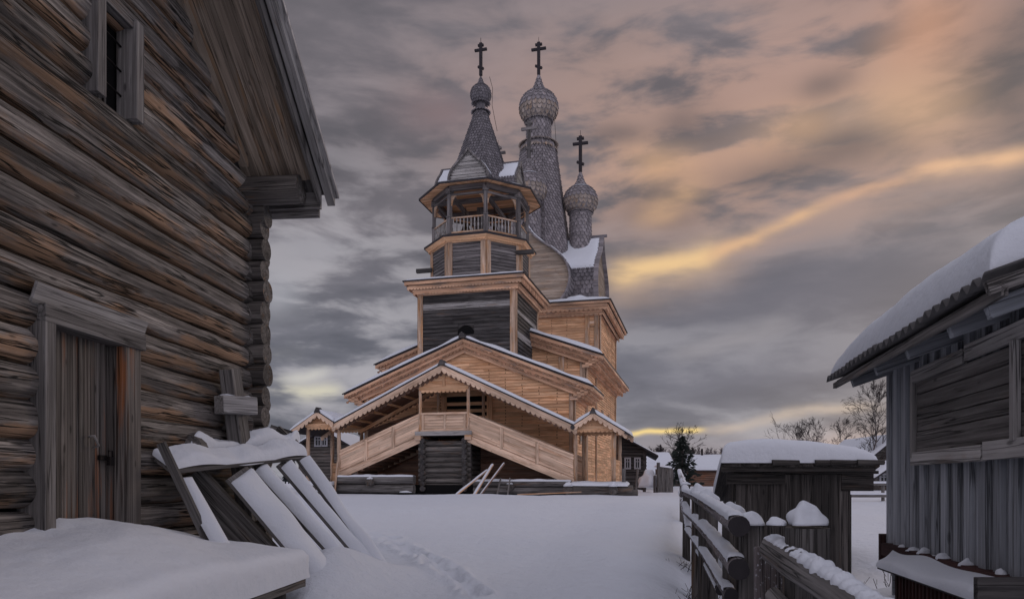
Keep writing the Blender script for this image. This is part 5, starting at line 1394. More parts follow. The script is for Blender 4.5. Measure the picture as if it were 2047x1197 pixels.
# ================================================================== RIGHT SHED
SX = lambda Y: 2.044+.21*Y
SD = V((.21, 1, 0)).normalized(); SN = V((-SD.y, SD.x, 0))       # along (away), outward (to the lane)
SH = empty('plank_shed', (SX(6.6), 6.6, .5), 'grey board and batten shed under thick snow at the right edge', 'shed')
def sp(Y, z, out=0): return V((SX(Y), Y, z))+SN*out-SH.location
def shed():
    zb, zt = 1.05, 2.95
    mb = MB(); Y = 6.5; k = 0
    while Y > 2.6:
        w = random.uniform(.20, .235); mb.box(sp(Y-w/2, (zb+zt)/2+random.uniform(-.02, .0), .0), w-.006, .025, zt-zb, (SD, SN, Z_)); 
        bw = random.uniform(.085, .11); mb.box(sp(Y-w, (zb+zt)/2-.01+random.uniform(-.015, .01), .030), bw, .035, zt-zb, (SD, SN, Z_)); Y -= w; k += 1
    mb.box(sp(6.46, (zb+zt)/2, .03), .09, .04, zt-zb+.04, (SD, SN, Z_))
    mb.build('batten_wall', 'batten', SH, .003)
    mb = MB(); P = [sp(6.6, .3, -.015), sp(6.6, zt+1, -3.2), ]
    mb.box(sp(6.5, 1.8, -1.6), .04, 3.2, 2.6, (SD, SN, Z_)); mb.box(sp(4.6, 1.8, -.04), 4.0, .03, 2.3, (SD, SN, Z_)); mb.box(sp(2.6, 1.8, -1.6), .04, 3.2, 2.6, (SD, SN, Z_)); mb.box(sp(4.6, 1.8, -3.2), 4.0, .04, 3.4, (SD, SN, Z_)); mb.build('end_wall', 'batten', SH)
    # boarded window
    bw = MB(); y0, y1 = 6.2, 3.0
    zs = [1.82, 1.985, 2.08, 2.16, 2.27, 2.37]
    y1 = 3.2
    for i in range(5):
        a, b = zs[i], zs[i+1]-.006; bw.box(sp((5.62+y1)/2, (a+b)/2, .075+random.uniform(-.004, .004)), 5.62-y1, .03, b-a, (SD, SN, Z_))
    wo = bw.build('boarded_window', 'grey', SH, .003); wo['label'] = 'window opening closed with old horizontal boards'
    mb = MB(); mb.box(sp(5.63, 2.10, .095), .05, .05, .64, (SD, SN, Z_)); mb.build('window_frame', 'pale', wo, .003)
    mb = MB(); mb.box(sp(5.16, 2.41, .10), 1.0, .035, .10, (SD, SN, Z_)); mb.box(sp(3.95, 2.425, .10), 1.4, .035, .10, (SD, SN, Z_)); mb.box(sp(5.02, 1.775, .10), 1.28, .04, .10, (SD, SN, Z_)); mb.box(sp(3.8, 1.785, .10), 1.15, .04, .11, (SD, SN, Z_)); mb.build('window_trim', 'pale', wo, .003)
    mb = MB(); mb.box(sp(3.96, 2.1, .115), .05, .04, .55, (SD, SN, Z_)); mb.build('window_frame', 'pale', wo, .003)
    # sill, red skirting and tin ledge with snow
    mb = MB(); mb.box(sp(4.55, 1.0, .045), 3.9, .12, .11, (SD, SN, Z_)); mb.box(sp(6.53, .98, .0), .06, .2, .3, (SD, SN, Z_)); mb.build('sill', 'red', SH, .004)
    mb = MB(); mb.box(sp(3.95, .67, .29), 2.9, .04, .52, (SD, SN, Z_)); k = 0
    while k < 38: mb.box(sp(5.3-k*.07, .67, .312), .025, .02, .5, (SD, SN, Z_)); k += 1
    mb.build('skirting', 'red', SH)
    mb = MB()
    vs = [sp(6.35, .96, 0), sp(5.6, .92, .37), sp(2.5, .96, .37), sp(2.5, 1.0, 0)]; vs2 = [v_+Z_*.02 for v_ in vs]
    mb.add(vs+vs2, [(0, 1, 2, 3), (7, 6, 5, 4), (0, 4, 5, 1), (1, 5, 6, 2), (2, 6, 7, 3), (3, 7, 4, 0)], vs+vs2); lg = mb.build('ledge', 'roofedge', SH)
    mb = MB(); snow_quad(mb, sp(6.35, .975, .02), sp(2.5, 1.015, .02), sp(2.5, .975, .38), sp(5.6, .935, .38), .055, .07, 60, 12, lump=.3, lsc=1.6, out=.008)
    for k in range(17):
        if random.random() < .6: snow_cap(mb, sp(6.4-k*.21+random.uniform(-.06, .06), 1.05, .06), random.uniform(.02, .06), .03, .02+random.random()*.03)
    mb.build('ledge_snow', 'snow', lg)
    # roof: rafters, boards, corrugated sheets, snow
    slr = .34; ov = .42; ze = 2.57
    def rp(Y, o_, dz=0): return sp(Y, ze+(ov-o_)*slr+dz, o_)
    for Y in (6.42, 5.7, 4.95, 4.2, 3.7):
        mb = MB(); mb.beam(rp(Y, -1.2, -.10), rp(Y, ov-.06, -.10), .06, .10); mb.build('rafter', 'batten', SH, .004)
    mb = MB()
    for i in range(9):
        o_ = ov-.02-i*.2; vs = [rp(3.42, o_, -.045), rp(6.8, o_, -.045), rp(6.8, o_-.185, -.045), rp(3.42, o_-.185, -.045)]; vs2 = [v_+Z_*.025 for v_ in vs]
        gs = [V((0, 0, 0)), V((3.3, 0, 0)), V((3.3, .18, 0)), V((0, .18, 0))]
        mb.add(vs+vs2, [(0, 1, 2, 3), (7, 6, 5, 4), (0, 4, 5, 1), (1, 5, 6, 2), (2, 6, 7, 3), (3, 7, 4, 0)], gs+gs)
    mb.beam(rp(3.4, ov-.02, -.06), rp(6.88, ov-.02, -.06), .03, .05)
    mb.build('roof_boards', 'grey', SH)
    mb = MB(); n = 200; vs = []; Ya, Yb = 3.42, 6.85
    for i in range(n+1):
        Y = Ya+(Yb-Ya)*i/n; w = .024*math.cos(2*math.pi*(Y-Ya)/.135); drop = -.012*((int((Y-Ya)/.9)) % 2)
        for dz in (0, .012):
            for o_ in (ov+.06, ov*.5, -1.6): vs.append(rp(Y, o_, .03+w+dz+drop))
    fs = []
    for i in range(n):
        a, b = i*6, (i+1)*6
        fs += [(a, a+1, b+1, b), (a+1, a+2, b+2, b+1), (a+3, b+3, b+4, a+4), (a+4, b+4, b+5, a+5), (a, b, b+3, a+3)]
    fs += [(0, 3, 4, 1), (1, 4, 5, 2)]
    mb.add(vs, fs, vs, True); sheet = mb.build('roof_sheet', 'asbestos', SH)
    mb = MB(); n, m = 90, 40; vs = []
    for i in range(n+1):
        s_ = .5-.5*math.cos(math.pi*i/n); Y = 3.44+(6.83-3.44)*s_
        for j in range(m+1):
            t = (j/m)**1.8; o_ = ov+.03-t*1.75
            P = rp(Y, o_, .05); e = min(max(0, o_ <= 9 and (ov+.03-o_)), (6.83-Y)*1.0, (Y-3.44)*1.6); q = min(1, max(0, e)/.34); pr = math.sqrt(max(0, 1-(1-q)**2))
            th = (.20+.15*min(1, (ov+.03-o_)/.9)+.05*math.sin((Y-3.6)*1.1))*pr*(1+.12*nz3(P, .9, 4))+.018*pr*nz3(P, 4.5, 2)
            if Y > 6.0: th *= 1-.35*((Y-6.0)/.83)**1.5
            P = P+Z_*th+SN*(.06*math.sin(math.pi*min(1, q)) if q < 1 else 0); vs.append(P)
    fs = []
    for i in range(n):
        for j in range(m): a = i*(m+1)+j; fs.append((a, a+1, a+m+2, a+m+1))
    mb.add(vs, fs, vs, True); mb.build('roof_snow', 'snow', sheet)
    mb = MB(); mb.beam(rp(3.42, ov+.05, -.02), rp(3.42, -1.7, -.02), .04, .07); mb.build('verge_board', 'grey', SH)
shed()
# dark board box in the corner
mb = MB(); a = at(1950, 1152, 3.4); mb.box(a+V((.35, .0, -.13)), .7, .035, .255); mb.box(a+V((.35, .0, -.40)), .7, .035, .27); mb.box(a+V((.6, .06, -.35)), .09, .08, .7)
o = mb.build('plank_barrier', 'dark', None, .004); tag(o, 'dark low plank barrier at the bottom right corner before the shed', 'barrier')

# ================================================================== SMALL LOW SHED BEHIND THE FENCE
LS = empty('low_shed', tuple(at(1580, 1135, 11.2)), 'low dark board shed with a deep pillow of snow behind the fence', 'shed')
def lsl(p): return V(p)-LS.location
def low_shed():
    Yf = 11.3; zt = at(0, 941, Yf).z; zb = .1; x0, x1 = at(1470, 0, Yf).x, at(1700, 0, Yf).x; dep = 3.0; dx = .24*dep
    bk = V((dx, dep, 0))
    mb = MB(); x = x0
    while x < x1:
        w = random.uniform(.13, .2); w = min(w, x1-x); mb.box(lsl((x+w/2, Yf+random.uniform(-.008, .008), (zb+zt)/2-.03)), w-.006, .03, zt-zb-.05); x += w
    mb.build('front_wall', 'shedwood', LS)
    mb = MB(); n = 14; bd = bk.normalized()
    for i in range(n):
        c = V((x0-.02, Yf, 0))+bk*((i+.5)/n); zz = zt-.5*(i+.5)/n; mb.box(lsl((c.x, c.y, (zb+zz)/2)), bk.length/n-.012, .03, zz-zb-.03, (bd, V((bd.y, -bd.x, 0)), Z_))
    c = V((x1, Yf, 0))+bk*.5; mb.box(lsl((c.x, c.y, .75)), bk.length, .03, 1.3, (bd, V((bd.y, -bd.x, 0)), Z_))
    mb.build('side_wall', 'shedwood', LS)
    mb = MB(); mb.box(lsl((x0+.3, Yf-.04, zt-.12)), .9, .04, .17); mb.box(lsl(((x0+x1)/2+.5, Yf-.05, zt-.02)), 1.6, .05, .05); mb.box(lsl((x1+.1, Yf+.1, zt-.17)), .5, .25, .28); mb.build('lintel_board', 'shedwood', LS)
    # roof of thick boards sloping to the back
    e0, e1 = x0-.28, x1+.28; mb = MB(); k = e0
    while k < e1:
        w = random.uniform(.17, .3); w = min(w, e1-k+.05); A = V((k, Yf-.25, zt+.09)); B = A+V((.24*3.4, 3.4, -.62)); mb.beam(lsl(A+X_*w/2), lsl(B+X_*w/2), w-.01, .05+random.uniform(0, .012)); 
        k += w
    mb.beam(lsl((e0, Yf-.2, zt+.02)), lsl((e1, Yf-.2, zt+.03)), .05, .07)
    for xx in (1556, 1640, 1670, 1722): mb.log(lsl((at(xx, 0, Yf).x-.2, Yf-.27, zt+.12)), lsl((at(xx, 0, Yf).x+.22, Yf-.25, zt+.13)), .05, .04, 8, 3)
    rf = mb.build('roof', 'shedwood', LS)
    mb = MB(); n, m = 60, 40; vs = []
    for i in range(n+1):
        s_ = .5-.5*math.cos(math.pi*i/n)
        for j in range(m+1):
            t = .5-.5*math.cos(math.pi*j/m); x = e0-.02+(e1-e0+.04)*s_
            P = V((x, Yf-.27, zt+.12))+V((.24*3.45, 3.45, -.63))*t
            e = min(s_*2.6, (1-s_)*1.1, t*3.2*1.6, (1-t)*3.2); q = min(1, e/.32); pr = math.sqrt(max(0, 1-(1-q)**2))
            th = (.31+.10*math.exp(-((s_-.35)/.35)**2)+.16*t*(1-s_)-.12*max(0, s_-.55))*pr*(1+.08*nz3(P, 1.1, 6))+.012*pr*nz3(P, 5, 1)
            P = P+V((0, 0, th)); P.x += (-.07 if s_ < .5 else .05)*(math.sin(math.pi*q) if q < 1 else 0); P.y -= .05*(math.sin(math.pi*q) if q < 1 and t < .3 else 0)
            vs.append(lsl(P))
    fs = []
    for i in range(n):
        for j in range(m): a = i*(m+1)+j; fs.append((a, a+m+1, a+m+2, a+1))
    mb.add(vs, fs, vs, True); mb.build('roof_snow', 'snow', rf)
low_shed()

# ================================================================== FENCE ALONG THE LANE
FE = empty('pole_fence', (fence_x(8), 8, .1), 'snowy pole rail fence running along the lane to the church', 'fence')
def fel(p): return V(p)-FE.location
def fence():
    # rails of the near section: fence line at depth Y
    def fp(Y, z, o_=0): return V((fence_x(Y)+o_, Y, z))
    near = 5.15
    rails = [((1478, 1052, near), (1371, 984, 12.2), .083, .06, .07), ((1478, 1137, near), (1374, 1024, 11.5), .085, .06, .07), ((1462, 1190, 5.9), (1376, 1060, 11.0), .065, .05, .05), ((1440, 1180, 7.0), (1388, 1090, 10.4), .05, .04, .04)]
    for (a, b, r0, r1, sn) in rails:
        A, B = at(*a), at(*b); mb = MB(); mb.log(fel(A), fel(B), r0*.9, r1, 14, 40, .10, .03, nsc=2, cap_mi=1); ro = mb.build('rail', ['bark', 'roofedge'], FE)
        mb = MB(); pts = [fel(A.lerp(B, t)+Z_*((r0*(1-t)+r1*t)*.72+.03*math.sin(3.14*t))+V((-.015, 0, 0))) for t in (0.01, .2, .4, .6, .8, 1)]
        snow_ridge(mb, pts, r0*1.35, sn*.5, .22, 5, fine=.2, seg=.035, n=10); mb.build('rail_snow', 'snow', ro)
    # far section
    fars = [((1371, 985, 12.0), (1358, 942, 24), .07, .05), ((1373, 1022, 11.5), (1359, 985, 22), .06, .05), ((1368, 972, 13.5), (1362, 990, 14), .05, .04), ((1376, 1056, 11.0), (1362, 1000, 20), .05, .04)]
    for (a, b, r0, r1) in fars:
        A, B = at(*a), at(*b); mb = MB(); mb.log(fel(A), fel(B), r0, r1, 8, 14, .10, .03); ro = mb.build('rail', 'bark', FE)
        mb = MB(); snow_ridge(mb, [fel(A+Z_*r0*.6), fel(B+Z_*r1*.6)], r0*1.8, .05, .3, 4, seg=.12, n=6); mb.build('rail_snow', 'snow', ro)
    # posts: (px centre, py top, depth, half width m, kind, cap height)
    posts = [(1502, 1047, 5.3, .085, 'plank', .10), (1467, 1035, 6.3, .10, 'round', .14), (1416, 1000, 8.4, .11, 'round', .13), (1398, 985, 9.6, .10, 'round', .13), (1372, 968, 13.5, .07, 'round', .05), (1364, 955, 19, .07, 'round', .05)]
    for (px, py, Y, hw, kind, cap) in posts:
        t = at(px, py, Y); mb = MB()
        if kind == 'plank': mb.box(fel((t.x, t.y, t.z/2-.25)), hw*2, .07, t.z+.5); p = mb.build('post', 'grey', FE, .008)
        else: mb.log(fel((t.x, t.y, -.3)), fel(t), hw*1.05, hw, 14, 12, .05); p = mb.build('post', 'darklog', FE)
        mb = MB(); snow_cap(mb, fel(t+Z_*.0), hw*1.15, hw*1.1, cap, skew=(-.1, 0)); mb.build('snow_cap', 'snow', p)
    mb = MB(); 
fence()
HF = empty('gate_rail_fence', (1.7, 4.2, .1), 'thick hewn rail with crusted snow on stump and boards nearest the camera', 'fence')
def hl(p): return V(p)-HF.location
def near_fence():
    A, B = at(1545, 1098, 4.6), at(1830, 1290, 3.0)
    mb = MB(); d = (B-A).normalized()
    mb.log(hl(A), hl(B), .09, .095, 16, 30, .10, flat=1.0, nsc=2); ro = mb.build('rail', 'grey', HF)
    mb = MB(); snow_ridge(mb, [hl(A.lerp(B, t)+Z_*.065) for t in (0, .25, .5, .75, 1)], .12, .045, .22, 6, fine=.30, seg=.012, n=16); mb.build('rail_snow', 'snow', ro)
    # stump post
    t = at(1612, 1054, 4.35); mb = MB(); mb.log(hl((t.x, t.y, -.3)), hl(t), .14, .128, 22, 16, .04, nsc=.8); st = mb.build('stump_post', 'grey', HF)
    mb = MB(); snow_cap(mb, hl(t+Z_*.025), .118, .11, .125, 28, 14, skew=(-.15, 0), lump=.16, bulge=.02); snow_cap(mb, hl(at(1552, 1048, 4.45)), .06, .06, .05); mb.build('snow_cap', 'snow', st)
    # upright boards of the fence panel beyond the rail
    mb = MB()
    for i, (px, py, Y, w) in enumerate(((1519, 1092, 5.0, .05), (1545, 1100, 4.85, .07), (1568, 1112, 4.75, .06))):
        t = at(px, py, Y); mb.box(hl((t.x, t.y, t.z/2-.1)), w*1.5, .03, t.z+.2)
    mb.build('panel_board', 'bark', HF, .004)
    for (px, py, Y, w) in ((1604, 1150, 4.55, .2), (1666, 1150, 4.4, .16)):
        t = at(px, py, Y); mb = MB(); mb.box(hl((t.x, t.y+.06, t.z/2-.1)), w, .035, t.z+.2); mb.build('panel_board', 'darklog', HF, .004)
    mb = MB(); mb.log(hl(at(1545, 1187, 4.4)), hl(at(1640, 1290, 3.9)), .05, .05, 12, 6); mb.build('lower_rail', 'grey', HF)
near_fence()

# ================================================================== BACKGROUND HOUSES, YARD THINGS
def log_house(name, label, gx0, gx1, Y, base_py, eave_py, apex_px, apex_py, depth, yaw, windows, snow_t=.2, wall='darklog', ovs=.7, cat='house', roofm='roofedge'):
    """house whose gable faces the camera; all sizes from its gable's place at depth Y"""
    a, b = at(gx0, eave_py, Y), at(gx1, eave_py, Y); zb = at(0, base_py, Y).z; ze = a.z; ap = at(apex_px, apex_py, Y)
    c = V(((a.x+b.x)/2, Y, min(zb, 1.0))); root = empty(name, tuple(c), label, cat, rz=yaw); h = (b.x-a.x)/2; H = ze-c.z; Ha = ap.z-c.z; ax_ = ap.x-c.x
    mb = MB(); n = int(H/.28)+1
    def gp(z): return max(.05, 1-(z-H)/(Ha-H)) if z > H else 1
    z = .12
    while z < Ha-.15:
        k = gp(z); x0 = ax_+(-h-ax_)*k if z > H else -h; x1 = ax_+(h-ax_)*k if z > H else h
        mb.log((x0, 0, z), (x1, 0, z), .145, None, 8, 3, .04); z += .26
    z = .12+.13
    while z < H:
        for x in (-h+.1, h-.1): mb.log((x, -.15, z), (x, depth, z), .145, None, 8, 3, .04)
        z += .26
    mb.box((0, depth/2, H/2), 2*h-.2, depth-.1, H)
    mb.build('wall', wall, root)
    sl0 = (Ha-H)/h
    for sg in (-1, 1):
        ex = sg*(h+ovs); ez = H-ovs*(Ha-H)/h; A, B, C, D = V((ax_, -.8, Ha)), V((ex, -.8, ez)), V((ex, depth+.5, ez)), V((ax_, depth+.5, Ha)); mb = MB(); vs = [A, B, C, D]; vs2 = [q-Z_*.12 for q in vs]
        fs = [(0, 1, 2, 3), (7, 6, 5, 4), (0, 4, 5, 1), (1, 5, 6, 2), (2, 6, 7, 3), (3, 7, 4, 0)]
        mb.add(vs+vs2, fs if sg > 0 else [f[::-1] for f in fs], vs+vs2); rf = mb.build('roof', roofm, root)
        mb = MB(); snow_quad(mb, A+V((0, .05, 0)), B+V((-.05*sg, .05, .02)), C+V((-.05*sg, -.05, .02)), D+V((0, -.05, 0)), snow_t, snow_t*1.2, 16, 10, lump=.15, lsc=.5); mb.build('roof_snow', 'snow', rf)
    for (px, py, w, h_) in windows:
        p = at(px, py, Y); x = p.x-c.x; z = p.z-c.z; mb = MB()
        for sx in (-1, 1): mb.box((x+sx*(w/2+.06), -.2, z), .12, .06, h_+.24)
        mb.box((x, -.2, z+h_/2+.06), w, .06, .12); mb.box((x, -.2, z-h_/2-.06), w, .06, .12); mb.box((x, -.19, z), .06, .05, h_); mb.box((x, -.185, z+h_*.2), w, .05, .05)
        f_ = mb.build('window', 'paint', root); mb = MB(); mb.box((x, -.165, z), w, .04, h_); mb.build('pane', 'glass', f_)
    return root
log_house('log_house', 'dark log house seen between the posts of the left porch entry', 598, 702, 58, 958, 888, 650, 858, 8, R(-4), [(637, 882, .36, .62), (650, 882, .3, .6)], .18)
log_house('log_house', 'dark log house with jutting eaves just right of the church', 1090, 1290, 56, 962, 898, 1190, 842, 9, R(-10), [(1254, 926, .26, .66), (1273, 926, .26, .66)], .08, ovs=.9, wall='dark')
log_house('log_house', 'low snowbound house with a small annex at the end of the lane', 1312, 1346, 95, 960, 940, 1328, 925, 10, R(60), [(1337, 948, .6, .8)], .3)
log_house('log_house', 'small house with a white framed window behind the spruce', 1345, 1362, 90, 962, 938, 1353, 926, 8, R(-5), [(1354, 951, .7, .95)], .3)
# long roofed house right of the spruce, broadside to the camera
def long_house(px0, px1, Y, roof_top, eave_py, base_py, label, wallm='under', chim=None):
    a, b = at(px0, eave_py, Y), at(px1, eave_py, Y); zb = .9; c = V(((a.x+b.x)/2, Y, zb)); root = empty('long_house', tuple(c), label, 'house'); h = (b.x-a.x)/2; H = a.z-zb; Ha = at(0, roof_top, Y+3.5).z-zb
    mb = MB(); z = .14
    while z < H: mb.log((-h, 0, z), (h, 0, z), .15, None, 8, 4, .04); z += .27
    mb.box((0, 3.6, H/2), 2*h-.1, 7, H); mb.build('wall', wallm, root)
    for sg in (-1, 1):
        A, B, C, D = V((-h-.5, 3.6, Ha)), V((h+.5, 3.6, Ha)), V((h+.5, 3.6-sg*4.3, H-.1)), V((-h-.5, 3.6-sg*4.3, H-.1)); mb = MB(); vs = [A, B, C, D]; vs2 = [q-Z_*.1 for q in vs]
        mb.add(vs+vs2, [(0, 1, 2, 3), (7, 6, 5, 4), (0, 4, 5, 1), (1, 5, 6, 2), (2, 6, 7, 3), (3, 7, 4, 0)], vs+vs2); rf = mb.build('roof', 'roofedge', root)
        mb = MB(); snow_quad(mb, A, B, C+Z_*.02, D+Z_*.02, .3, .35, 20, 8, lump=.1, lsc=.4); mb.build('roof_snow', 'snow', rf)
    if chim:
        x = at(chim[0], 0, Y+3.5).x-c.x; mb = MB(); mb.box((x, 3.2, Ha+.3), .22, .22, 1.2); mb.build('chimney', 'iron', root)
    return root
long_house(1386, 1470, 88, 911, 938, 962, 'long low house with a snowy roof and stove pipe right of the spruce', chim=(1402, 0))
long_house(1296, 1342, 100, 906, 930, 958, 'far snowy roofed barn left of the spruce at the lane end', 'darklog')
log_house('log_house', 'dark gabled house with a snowy roof behind the tall birch', 1712, 1800, 62, 962, 926, 1790, 868, 9, R(0), [], .22, ovs=.5)
log_house('log_house', 'small cabin with a bright snow roof beside the grey shed corner', 1748, 1792, 50, 968, 944, 1785, 922, 5, R(0), [(1764, 955, .4, .4)], .22, ovs=.4)
log_house('log_house', 'dark roof peak showing over the low shed', 1622, 1652, 75, 962, 915, 1637, 893, 6, R(0), [], .05)
# little lean-to in the lane with its gatepost
LT = empty('lean_to', tuple(at(1326, 985, 41)), 'little grey plank lean-to standing in the snow at the lane', 'lean-to')
mb = MB(); c = LT.location; x0, x1 = at(1318, 0, 41).x-c.x, at(1341, 0, 41).x-c.x; k = 0
while x0+k*.13 < x1: mb.box((x0+k*.13+.065, 0, .75-.02*k*.5), .12, .04, 1.55-.02*k); k += 1
mb.box(((x0+x1)/2, .6, .7), x1-x0, 1.1, 1.35); mb.build('wall', 'grey', LT)
mb = MB(); snow_quad(mb, (x0-.05, -.1, 1.5), (x1+.05, -.1, 1.4), (x1+.05, 1.3, 1.4), (x0-.05, 1.3, 1.5), .12, .15, 10, 6); mb.build('roof_snow', 'snow', LT)
post(1316, 924, 990, 40, .2, 'grey', 'thick upright post at the left side of the lean-to')
post(1309, 950, 985, 40, .16, 'dark', 'dark stub post left of the lean-to')
post(1344, 955, 990, 42, .1, 'dark', 'thin dark picket right of the lean-to')
mb = MB(); snow_cap(mb, at(1298, 972, 42), .7, .6, 1.05, lump=.25); o = mb.build('snow_heap', 'snow'); tag(o, 'tall snow heap against the corner of the dark house by the lane', 'snow heap')
mb = MB(); p = at(1297, 949, 43); mb.lathe([(.22, -.45), (.26, 0), (.24, .1)], 14, p); o = mb.build('barrel', 'orange'); tag(o, 'small orange tub standing at the corner of the dark house', 'tub')
# scattered field rails right of the low shed
FF = empty('field_fence', tuple(at(1735, 985, 30)), 'low field fence of two rails beyond the low shed', 'fence')
for (py, r_) in ((967, .05), (990, .06)):
    mb = MB(); a, b = at(1600, py, 26), at(1860, py+.5, 26); mb.beam(a-FF.location, b-FF.location, .07, r_*2); ro = mb.build('rail', 'grey', FF); mb = MB(); snow_ridge(mb, [a-FF.location+Z_*r_, b-FF.location+Z_*r_], .1, .05, .2, 1, seg=.3); mb.build('rail_snow', 'snow', ro)
for px in (1690, 1765, 1840): mb = MB(); t = at(px, 962, 26.1); mb.log(t-FF.location, V((t.x, t.y, .6))-FF.location, .06, None, 8, 3); mb.build('post', 'grey', FF)

# ================================================================== TREES
def bare_tree(name, px, py_base, py_top, Y, label, spread=.35, seed=1, rmin=.010, mat='tree', levels=5, trunk_h=.2, droop=.12, dense=1.0, r0=None):
    rnd = random.Random(seed); b = at(px, py_base, Y); H = (py_base-py_top)/FPX*Y; b.z = min(b.z, gz(b.x, b.y)-.1); H = at(0, py_top, Y).z-b.z
    root = empty(name, tuple(b), label, 'tree'); tr = MB(); cr = MB()
    def rvv(a): return V((rnd.uniform(-a, a), rnd.uniform(-a, a), rnd.uniform(-a, a)))
    R0 = r0 or H*.014
    tp = [V((0, 0, 0))]; n = 12
    for i in range(1, n+1): tp.append(V((0, 0, H*.97*i/n))+V((rnd.uniform(-1, 1), rnd.uniform(-1, 1), 0))*H*.008*i**.5)
    tr.tube(tp, [max(rmin, R0*(1-i/(n+.4))) for i in range(n+1)], 7)
    def branch(p, d, L, r, lev):
        m = 5; pts = [p]; q = p.copy(); dd = d.copy()
        for i in range(m):
            dd = (dd+rvv(.10)+V((0, 0, .06 if lev < 2 else -droop*.3))).normalized(); q = q+dd*L/m; pts.append(q.copy())
        (tr if lev == 1 else cr).tube(pts, [max(rmin, r*(1-i/(m+1))) for i in range(m+1)], 4 if lev < 3 else 3, cap=False)
        if lev >= levels: return
        kids = int((6 if lev == 1 else 4)*dense)
        for k in range(kids):
            t = rnd.uniform(.25, 1); i = min(m-1, int(t*m)); bp_ = pts[i].lerp(pts[i+1], t*m-i)
            perp = rvv(1); perp = (perp-dd*perp.dot(dd)).normalized(); nd = (dd*.9+perp*rnd.uniform(.4, .8)+V((0, 0, .2))).normalized()
            branch(bp_, nd, L*rnd.uniform(.38, .6), r*.5, lev+1)
    nb = int(18*dense)
    for k in range(nb):
        t = trunk_h+(1-trunk_h)*(k+rnd.random())/nb*.97; i = min(n-1, int(t*n)); p = tp[i].lerp(tp[i+1], t*n-i); a = k*2.4+rnd.random()
        shape = math.sin(math.pi*min(1, max(.08, (t-trunk_h)/(1-trunk_h)))**.75)*.8+.25
        L = H*spread*shape*rnd.uniform(.75, 1.15); d = V((math.cos(a), math.sin(a), .8+1.0*t)).normalized(); branch(p, d, L, R0*(1-t)*.5+rmin, 1)
    tr.build('trunk', mat, root); cr.build('crown', 'tree', root)
bare_tree('birch_tree', 1748, 945, 776, 62, 'tall bare birch standing close to the grey shed corner', .30, 3, .010, 'birch', 4, .22)
bare_tree('bare_tree', 1683, 940, 849, 95, 'slim bare tree between the twin tree and the tall birch', .34, 5, .014, levels=4, dense=.9)
bare_tree('bare_tree', 1627, 940, 853, 105, 'right bare tree of the pair above the low shed roof', .42, 8, .014, levels=4, dense=.9)
bare_tree('bare_tree', 1597, 940, 866, 105, 'left wider tree of the pair above the low shed roof', .5, 11, .014, levels=4, dense=.9)
bare_tree('bare_tree', 1364, 960, 866, 84, 'bare tree standing right behind the dark spruce', .42, 14, .014, levels=4, dense=.9)
bare_tree('bare_tree', 1320, 930, 893, 130, 'thin tree over the far barn roof left of the spruce', .3, 17, .03, levels=3)
bare_tree('bare_tree', 1385, 930, 896, 130, 'thin tree over the long house roof beside the spruce', .3, 19, .03, levels=3)
def conifer(px, py_base, py_top, Y, wid, label, seed=2):
    rnd = random.Random(seed); b = at(px, py_base, Y); b.z = .9; H = at(0, py_top, Y).z-b.z; root = empty('spruce_tree', tuple(b), label, 'tree')
    mb = MB(); mb.tube([(0, 0, 0), (0, 0, H*.98)], [H*.02, .02], 7); mb.build('trunk', 'tree', root); mb = MB()
    for k in range(800):
        t = rnd.random()**1.15; z = H*(.12+.88*t); rr = wid*(1-t)**.6*(.75+.35*math.sin(t*31)+.25*math.sin(t*13+k))*rnd.random()**.45; a = rnd.uniform(0, 6.283)
        c = V((math.cos(a)*rr, math.sin(a)*rr, z-.18*rr)); s_ = rnd.uniform(.12, .32); d = V((math.cos(a)*.9, math.sin(a)*.9, rnd.uniform(-.5, .3))).normalized(); sd_ = d.cross(Z_).normalized()*s_*.45
        for q in (0, 1):
            u = sd_ if q == 0 else V((0, 0, s_*.4)); mb.add([c-d*s_, c+u, c+d*s_, c-u], [(0, 1, 2, 3)], [c]*4)
    mb.build('crown', 'needle', root)
conifer(1364, 962, 872, 72, 2.1, 'dark spruce tree at the end of the lane')
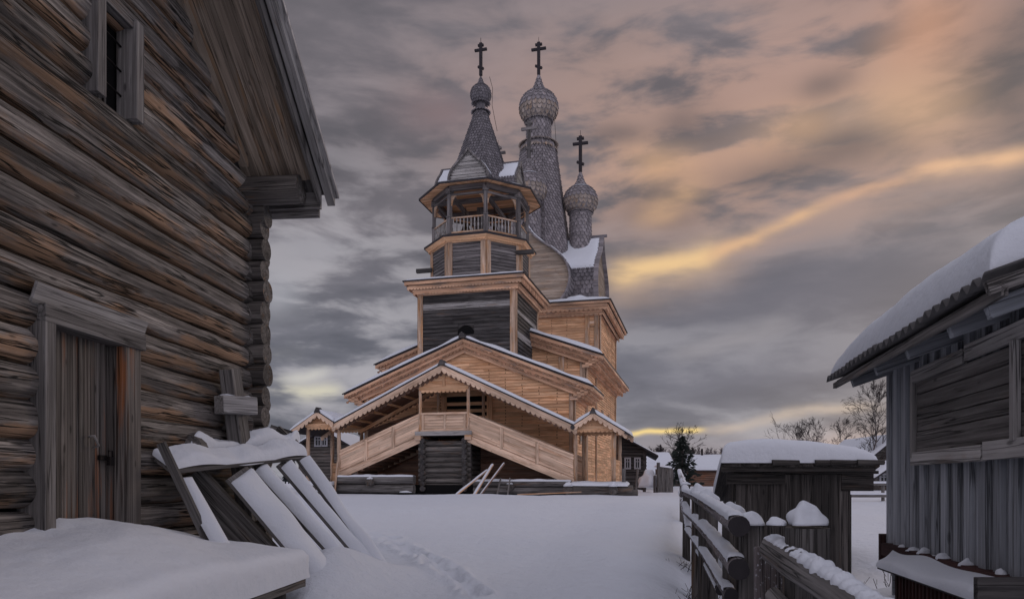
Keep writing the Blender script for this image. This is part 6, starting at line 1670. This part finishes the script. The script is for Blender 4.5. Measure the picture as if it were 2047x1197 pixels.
def forest(name, px0, px1, py_top, Y, label, kind, n, seed):
    rnd = random.Random(seed); mb = MB()
    for k in range(n):
        px = rnd.uniform(px0, px1); y = Y+rnd.uniform(0, 30); t = at(px, py_top+rnd.uniform(-5, 9), y); b = V((t.x, y, .8)); H = t.z-.8
        if kind == 'conifer':
            r_ = H*rnd.uniform(.15, .2)
            for q in range(7):
                z0 = H*(.12+.12*q); rr = r_*(1-q/7.6); mb.lathe([(rr, z0), (rr*.55, z0+H*.1), (.02, z0+H*.2)], 7, b, smooth=False, rot=rnd.random())
            mb.tube([b, b+Z_*H*.3], .2, 5)
        else:
            mb.tube([b, b+V((rnd.uniform(-.3, .3), 0, H))], [.12, .03], 3, cap=False)
            for q in range(26):
                z = H*rnd.uniform(.3, .97); a = rnd.uniform(0, 6.28); L = H*.2*(1.15-z/H)+.3; d = V((math.cos(a), math.sin(a)*.5, 1.3)).normalized(); p = b+Z_*z
                mb.tube([p, p+d*L*.6, p+d*L+V((math.cos(a)*.2, 0, 0))], [.04, .03, .015], 3, cap=False)
    o = mb.build(name, 'farwood' if kind == 'conifer' else 'fartwig'); tag(o, label, 'forest', kind='stuff')
forest('spruce_wood', 1500, 1960, 897, 190, 'dark spruce wood on the horizon beyond the low shed', 'conifer', 110, 4)
forest('bare_wood', 1290, 1450, 898, 170, 'pale leafless wood on the horizon behind the lane houses', 'bare', 110, 5)
forest('left_wood', 480, 1290, 915, 200, 'far wood on the horizon hidden behind the church', 'conifer', 60, 6)

# dry stems poking out of the snow
def weeds(px, py, Y, n, h, label, seed):
    rnd = random.Random(seed); b = at(px, py, Y); b.z = gz(b.x, b.y); mb = MB()
    for k in range(n):
        p = V((rnd.uniform(-.45, .45), rnd.uniform(-.4, .4), -.05)); q = p+V((rnd.uniform(-.22, .22), rnd.uniform(-.1, .1), h*rnd.uniform(.5, 1))); m = p.lerp(q, .5)+V((rnd.uniform(-.04, .04), 0, 0)); mb.tube([p, m, q], [.006, .005, .003], 4)
        for j in range(3): r_ = p.lerp(q, rnd.uniform(.4, .9)); mb.tube([r_, r_+V((rnd.uniform(-.1, .1), rnd.uniform(-.05, .05), rnd.uniform(.02, .12)))], .003, 3)
    o = mb.build('dry_stems', 'tree'); o.location = b; tag(o, label, 'dry weeds', kind='stuff')
weeds(1722, 1125, 9.0, 16, .45, 'dry brown stems in the snow between the low shed and the grey shed', 1)
weeds(1385, 1115, 9.3, 12, .3, 'dry stems in the snow left of the fence', 2)
weeds(1375, 1060, 11.8, 8, .3, 'few dry stems by the far fence rails', 3)
bpy.context.view_layer.update()
